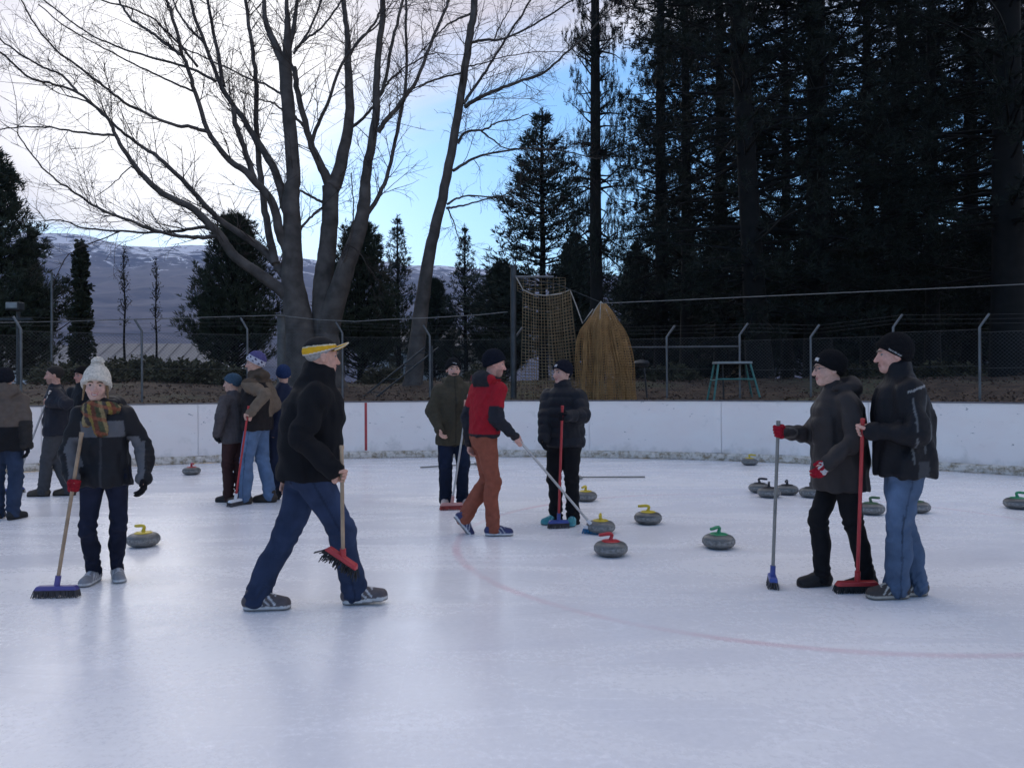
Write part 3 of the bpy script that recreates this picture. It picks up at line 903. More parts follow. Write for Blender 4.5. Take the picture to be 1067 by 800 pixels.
for u, Y, s, lab in SHR:
    p = at(u, 400, Y); r = empty('shrub', (p[0], p[1], float(ground_z(p[0], p[1])) - .05), lab, 'shrub', 'shrubs beyond the fence')
    rz = random.uniform(0, 6.28)
    for nm, me in zip(('crown', 'stems'), sh_me):
        o = bpy.data.objects.new(nm, me); link(o, r); o['kind'] = 'stuff'; o.rotation_euler = (0, 0, rz); o.scale = (s * 1.2, s * 1.05, s * .72)

# ---- fallen leaves on the bank
def litter():
    rg = np.random.default_rng(21); n = 16000
    a = rg.uniform(math.radians(25), math.radians(155), n); o = rg.uniform(.3, 11, n)
    x = RC[0] + (RR + o) * np.cos(a); y = RC[1] + (RR + o) * np.sin(a)
    z = ground_z(x, y) + rg.uniform(.01, .06, n)
    c = np.c_[x, y, z]; t = rg.normal(0, 1, (n, 3)); t[:, 2] *= .5; t /= np.linalg.norm(t, axis=1, keepdims=True)
    b = np.cross(t, rg.normal(0, 1, (n, 3))); b /= np.linalg.norm(b, axis=1, keepdims=True)
    L = rg.uniform(.02, .048, (n, 1))
    V = np.stack([c - t * L, c + b * L * .6, c + t * L, c - b * L * .6], 1).reshape(-1, 3)
    F = np.arange(n)[:, None] * 4 + np.arange(4)[None]
    tag(mesh_np('leaf_litter', V, F, M['litter']), 'brown fallen leaves covering the bank behind the boards', 'leaves', kind='stuff')
litter()
# ------------------------------------------------------------------ fence, net, poles, houses
M['galv'] = pmat('galvanised_steel', (.16, .165, .17), .5, .2, 5, metal=.6)
M['wire'] = pmat('fence_wire', (.10, .105, .11), .55, .1, 5, metal=.5)
M['dark_steel'] = pmat('dark_steel', (.06, .065, .07), .5, .3, 4, metal=.5)
M['concrete_post'] = pmat('weathered_post', (.13, .13, .125), .9, .3, 5)
M['net'] = pmat('tan_netting', (.27, .19, .105), .85, .3, 6)
M['net_o'] = pmat('orange_brown_netting', (.43, .24, .095), .85, .3, 5)
M['rope'] = pmat('pale_rope', (.42, .38, .33), .8, .2, 9)
M['cable'] = pmat('grey_cable', (.20, .19, .18), .7, .2, 9)
M['teal'] = pmat('teal_painted_steel', (.06, .20, .18), .5, .25, 6)
M['grey_ply'] = pmat('grey_board', (.30, .32, .32), .7, .2, 6)
M['roof_grey'] = pmat('grey_roofing', (.13, .135, .155), .6, .15, .8)
M['roof_pale'] = pmat('pale_roofing', (.17, .175, .19), .6, .15, .8)
M['wall_tan'] = pmat('tan_wall', (.40, .33, .25), .85, .12, .6)
M['wall_white'] = pmat('white_wall', (.62, .62, .62), .85, .1, .6)
M['glass'] = pmat('dark_window', (.03, .035, .045), .12, .1, 2)
M['trim'] = pmat('white_trim', (.7, .7, .7), .6, .1, 3)

FR = 16.2                                                  # radius of the fence line
fence = None
post_u = [(-75, 345), (22, 343), (148, 345), (258, 343), (357, 347), (448, 350), (537, 352), (618, 352), (695, 351), (771, 349), (845, 351), (931, 341), (1021, 341), (1120, 340)]
fpos = [arc_pt(u, FR) for u, _ in post_u]
fz = [float(ground_z(p[0], p[1])) for p in fpos]
ftop = [float((CAM + ray(u, v) * p[1])[2]) for (u, v), p in zip(post_u, fpos)]
f0 = np.array([fpos[6][0], fpos[6][1], fz[6]])
fence = empty('chain_link_fence', tuple(f0), 'grey chain link fence with cranked post tops behind the boards', 'fence')
ZT = 2.72
for p, z, t in zip(fpos, fz, ftop):
    inw = np.array([RC[0] - p[0], RC[1] - p[1], 0]); inw /= np.linalg.norm(inw)
    side = np.array([-inw[1], inw[0], 0])
    b = np.array([p[0], p[1], 0]) - f0
    kink = np.array([.16, 0, .22]) if p[0] > 0 else np.array([-.13, 0, .22])
    top = b + np.array([0, 0, t])
    MB().tube([b + [0, 0, z - .3], top, top + kink * .45 , top + kink * 1.2], .026, 8).build('post', M['galv'], fence, smooth=True)
def wire_mesh(i):
    a = np.array([*fpos[i], 0]); b = np.array([*fpos[i + 1], 0])
    L = np.linalg.norm(b - a); z0 = max(fz[i], fz[i + 1]) - .05; z1 = min(ftop[i], ftop[i + 1]) - .04
    h = z1 - z0; step = .075
    paths, rads = [], []
    n = int((L + h) / step)
    for k in range(n):
        s0 = k * step
        for sg in (1, -1):
            t0, t1 = max(0, s0 - h), min(L, s0)
            za, zb = s0 - t0, s0 - t1
            if t1 - t0 < .02: continue
            if sg < 0: za, zb = h - za, h - zb
            p = lambda t, zz: a + (b - a) * t / L + np.array([0, 0, z0 + zz]) - f0
            paths.append(np.array([p(t0, za), p(t1, zb)])); rads.append([.0021, .0021])
    V, F = tubes_np(paths, rads, 3)
    mesh_np('chain_link_mesh', V, F, M['wire'], fence)['kind'] = 'stuff'
    top = MB()
    for zz in (z1, z0 + h * .5): top.tube([a + [0, 0, zz] - f0, b + [0, 0, zz] - f0], .004, 4)
    top.build('strand', M['wire'], fence)
    for kk in (.35, .75, 1.15):
        kx = .16 if fpos[i][0] > 0 else -.13; kx2 = .16 if fpos[i + 1][0] > 0 else -.13
        MB().tube([a + [kx * kk, 0, ftop[i] + .22 * kk] - f0, b + [kx2 * kk, 0, ftop[i + 1] + .22 * kk] - f0], .0022, 4).build('strand', M['wire'], fence)
for i in range(len(fpos) - 1): wire_mesh(i)

# rails of the fence on the right (pipe between the net and the trestle)
pa, pb = arc_pt(655, FR + .15), arc_pt(770, FR + .15)
MB().tube([np.array([*pa, at(655, 362, pa[1])[2]]) - f0, np.array([*pb, at(770, 361, pb[1])[2]]) - f0], .022, 8).build('rail', M['galv'], fence, smooth=True)

# ---- cable posts and cable
def pole(name, label, u, vtop, Y, r, mat, cat='post', lean_u=0):
    p = at(u, 400, Y); z = float(ground_z(p[0], p[1])); t = at(u + lean_u, vtop, Y)
    root = empty(name, (p[0], p[1], z), label, cat)
    MB().tube([(0, 0, -.4), (t[0] - p[0], 0, t[2] - z)], [r, r * .92], 10).build('shaft', mat, root, smooth=True)
    MB().tube([(t[0] - p[0], 0, t[2] - z - .02), (t[0] - p[0], 0, t[2] - z + .03)], r * 1.25, 10).build('cap', mat, root, smooth=True)
    return root, t
pole('cable_post', 'weathered grey post in front of the broad bare tree', 293, 329, 19.6, .11, M['concrete_post'])
net_root, nt_top = pole('net_post', 'dark steel post holding up the tan net', 535, 278, 18.6, .075, M['dark_steel'])
def cable(label, pts, r=.011):
    P = [at(u, v, Y) for u, v, Y in pts]
    o0 = P[0]
    o = MB().tube([p - o0 for p in P], r, 6).build('cable', M['cable'] if r > .008 else M['wire'], smooth=True, loc=tuple(o0))
    tag(o, label, 'cable', 'cables strung along the rink end')
cable('slack cable along the left half of the fence', [(-40, 337, 18), (60, 335, 18.8), (200, 331, 19.3), (290, 328.5, 19.45), (330, 333, 19.3), (370, 335, 19.1), (400, 333, 18.9), (450, 331, 18.8), (500, 328, 18.7), (529, 325, 18.6)])
cable('long straight cable in front of the tall pines', [(629, 316, 18.2), (700, 313, 17.6), (800, 308.5, 16.6), (900, 304, 15.9), (1000, 299.5, 15.4), (1110, 294, 15)])
cable('short thin cable from net post to the net bundle', [(538, 290, 18.5), (580, 296, 18.4), (624, 314, 18.3)], .007)

# ---- hanging tan net
def wireframe_net(name, P, mat, parent, r, origin):
    """P (i,j,3) lattice -> cord net as real tubes"""
    ni, nj, _ = P.shape
    paths = [P[i] - origin for i in range(ni)] + [P[:, j] - origin for j in range(nj)]
    V, F = tubes_np(paths, [np.full(len(p), r) for p in paths], 3)
    o = mesh_np(name, V, F, mat, parent); o['kind'] = 'stuff'
    return o
YN = 18.4
og = at(575, 416, YN); og[2] = float(ground_z(og[0], og[1]))
hn = empty('hanging_net', tuple(og), 'tan square mesh net hanging from the steel post', 'net')
nx, nz = 19, 36
P = np.zeros((nx, nz, 3))
for i in range(nx):
    s = i / (nx - 1)
    for j in range(nz):
        t = j / (nz - 1)
        ut = 545 + s * 49 ; vt = 304 + 5 * math.sin(s * math.pi) - 2 * s
        ub = 542 + s * 66; vb = 420
        fold = .10 * math.sin(s * 19 + t * 1.5) * (.3 + .7 * t) + .06 * math.sin(s * 41 + 1)
        P[i, j] = at(ut + (ub - ut) * t ** 1.3 + 2.2 * math.sin(s * 13) * t, vt + (vb - vt) * t, YN + fold)
wireframe_net('netting', P, M['net'], hn, .0078, og)
P2 = P + np.array([.03, .16, 0]); P2[:, :, 1] += .08 * np.sin(np.linspace(0, 25, nx))[:, None]
wireframe_net('netting', P2[9:], M['net'], hn, .006, og)
MB().tube([at(u, v, YN - .02) - og for u, v in ((538, 289), (545, 302), (556, 307), (570, 308), (584, 306), (594, 302), (601, 320), (607, 337), (612, 330), (618, 322))], .014, 6).build('head_rope', M['rope'], hn, smooth=True)
MB().tube([at(537, 288.5, YN) - og, at(577, 288.5, YN) - og], .028, 8).build('top_bar', M['galv'], hn, smooth=True)
ptop = np.zeros((9, 6, 3))
for i in range(9):
    for j in range(6):
        s, t = i / 8, j / 5
        ptop[i, j] = at(539 + s * 50, 289.5 + (13.5 + 5 * math.sin(s * math.pi)) * t, YN + .02 + .3 * (1 - t))
wireframe_net('netting', ptop, M['net'], hn, .005, og)

# ---- bundled orange net
YB = 18.0
ob = at(633, 416, YB); ob[2] = float(ground_z(ob[0], ob[1]))
bn = empty('net_bundle', tuple(ob), 'gathered orange brown net hanging in folds from the cable', 'net')
def bundle(scale, ph, ni=100, nj=40):
    P = np.zeros((ni, nj, 3))
    for j in range(nj):
        t = j / (nj - 1)
        v = 317 + (421 - 317) * t
        hw = np.interp(t, [0, .08, .25, .6, 1], [3, 10, 19, 24.5, 28]) * scale * YB / FPX
        c = at(np.interp(t, [0, .25, .6, 1], [628.5, 627.5, 630, 633]), v, YB)
        for i in range(ni):
            a = 2 * math.pi * i / (ni - 1)
            rr = 1 + (.22 * math.sin(a * 7 + ph + t * .9) + .09 * math.sin(a * 17 + 2 * ph - t * 1.2) + .05 * math.sin(a * 29 + t * 2) + .10 * math.sin(a * 2 + t * 5 + ph) + .05 * math.sin(a * 4 - t * 9)) * min(1, t * 3)
            P[i, j] = c + np.array([math.cos(a) * hw * rr, math.sin(a) * hw * .55 * rr, .012 * math.sin(i * 1.7)])
    return P
pb_ = bundle(1, 0)
wireframe_net('netting', pb_, M['net_o'], bn, .0062, ob)
wireframe_net('netting', bundle(.86, 1.3), M['net_o'], bn, .0062, ob)
for k in range(7):
    a = 2 * math.pi * k / 7
    p0 = at(626, 314, YB); p1 = pb_[int(k / 7 * 99), 6]
    MB().tube([p0 - ob, (p0 * .55 + p1 * .45) + np.array([math.cos(a) * .03, math.sin(a) * .03, 0]) - ob, p1 - ob], .009, 5).build('gather_cord', M['rope'], bn, smooth=True)

# ---- teal trestle
YT = 17.6
ot = at(763, 416, YT); ot[2] = float(ground_z(ot[0], ot[1]))
tr = empty('trestle', tuple(ot), 'teal steel trestle with grey top beside the leaning pine', 'trestle')
zt = at(763, 378, YT)[2] - ot[2]
MB().box((0, 0, zt), (.80, .42, .05)).build('top', M['grey_ply'], tr, bevel=.006)
for sx in (-1, 1):
    for sy in (-1, 1):
        MB().tube([(sx * .36, sy * .18, zt - .03), (sx * (.50 if sx < 0 else .56), sy * .30, -.05)], .024, 8).build('leg', M['teal'], tr, smooth=True)
    MB().tube([(sx * .43, -.235, zt * .52), (sx * .43, .235, zt * .52)], .018, 8).build('crossbar', M['teal'], tr, smooth=True)
MB().tube([(-.425, -.235, zt * .55), (.44, -.235, zt * .55)], .018, 8).build('crossbar', M['teal'], tr, smooth=True)
MB().tube([(-.2, .05, zt - .03), (-.16, .12, -.05)], .02, 8).build('brace', M['dark_steel'], tr, smooth=True)

# ---- rusty drum barbecue beside the bundle
YQ = 19.2
oq = at(671, 412, YQ); oq[2] = float(ground_z(oq[0], oq[1]))
sg = empty('lamp_stand', tuple(oq), 'small dark lamp on a leaning stand right of the bundled net', 'lamp')
hh = at(666, 380, YQ)[2] - oq[2]
MB().tube([(.09, 0, -.1), (0, 0, hh)], .022, 8).build('stand', M['dark_steel'], sg, smooth=True)
MB().lathe([(.02, -.10), (.16, -.07), (.21, .0), (.16, .06), (.03, .09)], 16, (-.06, 0, hh + .04)).build('lamp_head', M['dark_steel'], sg, smooth=True)

# ---- leaning stay poles by the leaning tree
YS = 19.4
os_ = at(380, 415, YS); os_[2] = float(ground_z(os_[0], os_[1]))
st = empty('stay_rails', tuple(os_), 'pair of slanting rails left of the olive jacket', 'rails')
for du in (0, 14):
    MB().tube([at(374 + du, 417, YS) - os_, at(443 + du, 362, YS) - os_], .022, 8).build('rail', M['dark_steel'], st, smooth=True)
for f in (.15, .4, .65, .9):
    a = at(374 + 69 * f, 417 - 55 * f, YS); b = at(388 + 69 * f, 417 - 55 * f, YS)
    MB().tube([a - os_, b - os_], .013, 6).build('rung', M['dark_steel'], st, smooth=True)
MB().tube([at(450, 360, YS) - os_, np.array([*at(450, 360, YS)[:2], os_[2] - .1]) - os_], .03, 8).build('support_post', M['dark_steel'], st, smooth=True)

# ---- floodlight pole on the left
lp, lt = pole('floodlight_pole', 'pole with crossarm and box floodlight at the left edge', 19, 322, 21, .05, M['dark_steel'], 'floodlight')
z_ = float(lt[2] - lp.location.z)
MB().box((-.05, -.1, z_ - .28), (1.0, .06, .06)).build('crossarm', M['dark_steel'], lp)
MB().box((0, -.12, z_ + .06), (.36, .26, .22)).build('lamp_box', M['dark_steel'], lp, bevel=.02)
MB().box((0, -.27, z_ + .08), (.30, .02, .15)).build('lamp_glass', M['grey_ply'], lp)
pole('lamp_pole', 'thin tall grey pole right of the left conifers', 54, 285, 24, .035, M['galv'], 'pole')

# ---- houses
def house(label, u, Y, w, d, hw, hr, yaw, wall, roof, wins, name='house', dz=0):
    p = at(u, 400, Y); z = float(ground_z(p[0], p[1])) + dz
    root = empty(name, (p[0], p[1], z), label, 'house', 'houses beyond the trees')
    root.rotation_euler = (0, 0, yaw)
    MB().box((0, 0, hw / 2 - .3), (w, d, hw + .6)).build('wall', wall, root)
    e = .45
    V = [(-w / 2 - e, -d / 2 - e, hw), (w / 2 + e, -d / 2 - e, hw), (w / 2 + e, d / 2 + e, hw), (-w / 2 - e, d / 2 + e, hw), (-w / 2 + hr * .9, 0, hw + hr), (w / 2 - hr * .9, 0, hw + hr)]
    rf = MB().add(V, [(0, 1, 5, 4), (2, 3, 4, 5), (1, 2, 5), (3, 0, 4), (3, 2, 1, 0)]).build('roof', roof, root)
    # standing ribs on the near slope
    for k in range(int(w / .8)):
        x = -w / 2 + hr * .9 + .3 + k * .8
        if x > w / 2 - hr * .9: break
        MB().tube([(x, -d / 2 - e, hw + .02), (x, 0, hw + hr + .02)], .03, 4).build('rib', roof, rf)
    for (x, zz, ww, wh) in wins:
        wn = MB().box((x, -d / 2 - .02, zz), (ww, .06, wh)).build('window', M['trim'], root)
        MB().box((x - ww * .23, -d / 2 - .06, zz), (ww * .40, .03, wh * .84)).build('pane', M['glass'], wn)
        MB().box((x + ww * .23, -d / 2 - .06, zz), (ww * .40, .03, wh * .84)).build('pane', M['glass'], wn)
    return root
house('long low house with grey metal roof left of the dense conifer', 158, 48, 9.5, 7, 1.6, 1.55, .12, M['wall_tan'], M['roof_grey'], [(-2.6, 1.0, 1.2, .8), (2.4, 1.0, 1.2, .8)], dz=-.25)
house('white walled house partly hidden behind the leaning bare trunk', 452, 44, 5.0, 6, 2.3, 1.2, -.1, M['wall_white'], M['roof_grey'], [(-1.4, 1.4, .9, 1.1), (1.2, 1.4, .9, 1.1)], dz=-.1)
house('pale house seen under the pines right of the net bundle', 700, 60, 9, 7, 2.2, 1.3, .05, M['wall_tan'], M['roof_pale'], [(-2.4, 1.3, 1.3, .9), (2.0, 1.3, 1.3, .9)], dz=-.2)
house('pale house seen under the pines near the right edge', 905, 58, 7, 7, 2.3, 1.4, .05, M['wall_white'], M['roof_pale'], [(-1.6, 1.3, 1.2, .9), (1.6, 1.3, 1.2, .9)], dz=-.2)
house('dim house far behind the left conifers', 40, 70, 12, 8, 2.4, 1.8, 0, M['wall_white'], M['roof_grey'], [(-3, 1.4, 1.2, .9), (3, 1.4, 1.2, .9)], dz=-.2)

# ------------------------------------------------------------------ curling stones
def granite():
    m, nt, p = new_mat('granite')
    N, L = nt.nodes, nt.links
    tc = N.new('ShaderNodeTexCoord')
    n = N.new('ShaderNodeTexNoise'); n.inputs['Scale'].default_value = 90; n.inputs['Detail'].default_value = 4; n.inputs['Roughness'].default_value = .8
    L.new(tc.outputs['Object'], n.inputs['Vector'])
    n2 = N.new('ShaderNodeTexNoise'); n2.inputs['Scale'].default_value = 14; n2.inputs['Detail'].default_value = 5
    L.new(tc.outputs['Object'], n2.inputs['Vector'])
    r = N.new('ShaderNodeValToRGB'); e = r.color_ramp.elements
    e[0].position = .36; e[0].color = (.035, .036, .036, 1); e[1].position = .66; e[1].color = (.17, .17, .165, 1)
    ad = N.new('ShaderNodeMath'); ad.operation = 'MULTIPLY_ADD'; ad.inputs[1].default_value = .6; 
    L.new(n.outputs['Fac'], ad.inputs[0]); 
    ml = N.new('ShaderNodeMath'); ml.operation = 'MULTIPLY'; ml.inputs[1].default_value = .4; L.new(n2.outputs['Fac'], ml.inputs[0])
    oi = N.new('ShaderNodeObjectInfo'); of = N.new('ShaderNodeMath'); of.operation = 'MULTIPLY_ADD'; of.inputs[1].default_value = .10
    L.new(oi.outputs['Random'], of.inputs[0]); L.new(ml.outputs[0], of.inputs[2])
    L.new(of.outputs[0], ad.inputs[2]); L.new(ad.outputs[0], r.inputs[0]); L.new(r.outputs[0], p.inputs['Base Color'])
    p.inputs['Roughness'].default_value = .38
    return m
M['granite'] = granite()
M['band'] = pmat('pecked_granite_band', (.20, .20, .195), .85, .45, 45)
HC = {'red': (.45, .02, .03), 'yellow': (.62, .46, .03), 'green': (.02, .25, .11), 'black': (.016, .017, .024), 'dark green': (.05, .12, .06)}
for k, c in HC.items(): M['h_' + k] = pmat('handle_' + k.replace(' ', '_'), c, .35, .12, 12)
prof = []
for i in range(25):                                        # squashed granite body
    a = -math.pi / 2 + math.pi * i / 24
    ca, sa = math.cos(a), math.sin(a)
    prof.append((.144 * abs(ca) ** .55, .062 + .062 * math.copysign(abs(sa) ** .85, sa)))
prof[0] = (.075, .002); prof[-1] = (.05, .124)
SB = MB().lathe(prof, 40)
BAND = MB().lathe([(.1438, .044), (.1455, .047), (.1458, .062), (.1455, .077), (.1438, .080)], 40)
CAP = MB().lathe([(.078, .1195), (.080, .124), (.070, .130), (.03, .134), (.004, .135)], 28)
def handle_mb():
    mb = MB()
    mb.tube(smooth_path([(.0, 0, .128), (.004, 0, .150), (.012, 0, .172), (.0, 0, .184), (-.03, 0, .186), (-.075, 0, .180), (-.105, 0, .178)], 4),
            list(np.interp(np.linspace(0, 1, 25), [0, .2, .5, .8, 1], [.022, .015, .0145, .0155, .013])), 10)
    return mb
me_cache = {}
def stone(u, v, colour, ang, label):
    p = gnd(u, v); p[1] += .10; p[2] = 0
    r = empty('curling_stone', tuple(p), label, 'curling stone', 'curling stones on the ice')
    r.rotation_euler = (0, 0, math.radians(ang))
    if 'body' not in me_cache:
        a = SB.build('body', M['granite'], r, smooth=True); b = BAND.build('striking_band', M['band'], a, smooth=True)
        me_cache['body'] = a.data; me_cache['band'] = b.data
    else:
        a = bpy.data.objects.new('body', me_cache['body']); link(a, r)
        b = bpy.data.objects.new('striking_band', me_cache['band']); link(b, a)
    if colour not in me_cache:
        h = handle_mb().build('handle', M['h_' + colour], r, smooth=True); c = CAP.build('cap', M['h_' + colour], h, smooth=True)
        me_cache[colour] = (h.data, c.data)
    else:
        h = bpy.data.objects.new('handle', me_cache[colour][0]); link(h, r)
        c = bpy.data.objects.new('cap', me_cache[colour][1]); link(c, h)
for args in (
    (638, 581, 'red', 10, 'red handled curling stone nearest the camera in the middle'),
    (752, 573, 'green', 35, 'bright green handled curling stone standing alone'),
    (677, 547, 'yellow', -20, 'yellow handled curling stone alone between the red and green stones'),
    (627, 557, 'yellow', 80, 'yellow handled curling stone touched by the white and blue broom'),
    (611, 523, 'yellow', 60, 'yellow handled curling stone half hidden behind the black trousers'),
    (794, 514, 'black', 185, 'black handled curling stone at the left of the group of three'),
    (823, 516, 'black', 60, 'black handled curling stone at the right of the group of three'),
    (804, 519, 'black', 250, 'curling stone in front of the other two black handled ones'),
    (783, 485, 'yellow', 170, 'far yellow handled curling stone against the kerb'),
    (197, 495, 'red', 130, 'small far red handled curling stone near the left boards'),
    (144, 571, 'yellow', -25, 'yellow handled curling stone behind the white bobble hat'),
    (912, 537, 'dark green', 190, 'dark green handled curling stone between the two right hand curlers'),
    (960, 535, 'dark green', 30, 'dark green handled curling stone right of the blue jeans'),
    (848, 519, 'black', 100, 'curling stone half hidden by the person with red gloves'),
    (1066, 531, 'green', 180, 'green handled curling stone cut by the right edge'),
): stone(*args)
# ------------------------------------------------------------------ brooms
M['alu'] = pmat('brushed_aluminium', (.42, .42, .42), .35, .15, 10, metal=.7)
M['wood'] = pmat('worn_wood_handle', (.36, .25, .16), .6, .3, 12)
M['grey_handle'] = pmat('grey_handle', (.22, .21, .19), .45, .2, 12)
M['red_plastic'] = pmat('red_plastic', (.42, .03, .035), .4, .15, 10)
M['blue_plastic'] = pmat('blue_plastic', (.05, .08, .30), .4, .15, 10)
M['purple_plastic'] = pmat('purple_blue_plastic', (.085, .075, .27), .4, .15, 10)
M['pink_plastic'] = pmat('faded_pink_plastic', (.58, .28, .25), .5, .15, 10)
M['white_plastic'] = pmat('white_plastic', (.7, .7, .72), .4, .1, 10)
M['teal_bristle'] = pmat('blue_bristles', (.03, .17, .33), .8, .3, 30)
M['black_bristle'] = pmat('black_bristles', (.018, .018, .02), .8, .3, 30)
M['grey_bristle'] = pmat('grey_bristles', (.075, .07, .075), .8, .3, 30)
M['red_bristle'] = pmat('red_bristles', (.40, .07, .06), .8, .3, 30)

def unit(v):
    v = np.asarray(v, float); return v / (np.linalg.norm(v) + 1e-9)
def broom(label, top, foot, yaw, mats, width=.34, r=.0125, upright=True, hx=None, messy=0.0):
    """top and foot in world metres; foot = bottom centre of the bristles; yaw = head direction on the ground"""
    top = np.asarray(top, float); foot = np.asarray(foot, float)
    root = empty('broom', tuple(foot), label, 'broom', 'brooms held by the curlers')
    d = unit(top - foot)
    if upright:
        X = np.array([math.cos(math.radians(yaw)), math.sin(math.radians(yaw)), 0]); Z = np.array([0, 0, 1.0])
        Z = unit(Z * .85 + d * .3 - X * np.dot(Z * .85 + d * .3, X))
    else:
        X = unit(hx); Z = unit(d - X * np.dot(d, X))
    Y = np.cross(Z, X)
    bh = .05; blk = .032
    c = Z * (bh + blk / 2)
    t0 = Z * (bh + blk * .8)
    tl = top - foot
    MB().tube([t0, t0 + (tl - t0) * .07], r * 1.55, 12).build('socket', mats[1], root, smooth=True)
    h = MB().tube([t0 + (tl - t0) * .02, tl], r, 12).build('handle', mats[0], root, smooth=True)
    MB().tube([t0 + (tl - t0) * .985, tl + d * .012], r * 1.2, 12).build('end_cap', mats[0], h, smooth=True)
    MB().box(c, (width, .062, blk), (X, Y, Z), .86).build('head', mats[1], root, bevel=.008)
    mb = MB(); rg = np.random.default_rng(int(abs(foot[0]) * 1000) + 3)
    n = int(width / .0105)
    for i in range(n):
        for j in range(5):
            x = (i / (n - 1) - .5) * width * .95; y = (j / 4 - .5) * .05
            p0 = X * x + Y * y + Z * (bh + .004)
            p1 = X * (x * (1.08 + messy) + rg.normal(0, .004 + messy * .1)) + Y * (y * (1.5 + messy * 2) + rg.normal(0, .004 + messy * .12)) + Z * (rg.uniform(0, .006) + .001 + messy * rg.uniform(-.12, .12))
            if upright: p1[2] = max(p1[2], .002)
            mb.tube([p0, p1], [.0042, .0034], 4)
    mb.build('bristles', mats[2], root)['kind'] = 'stuff'
    return root, top, foot

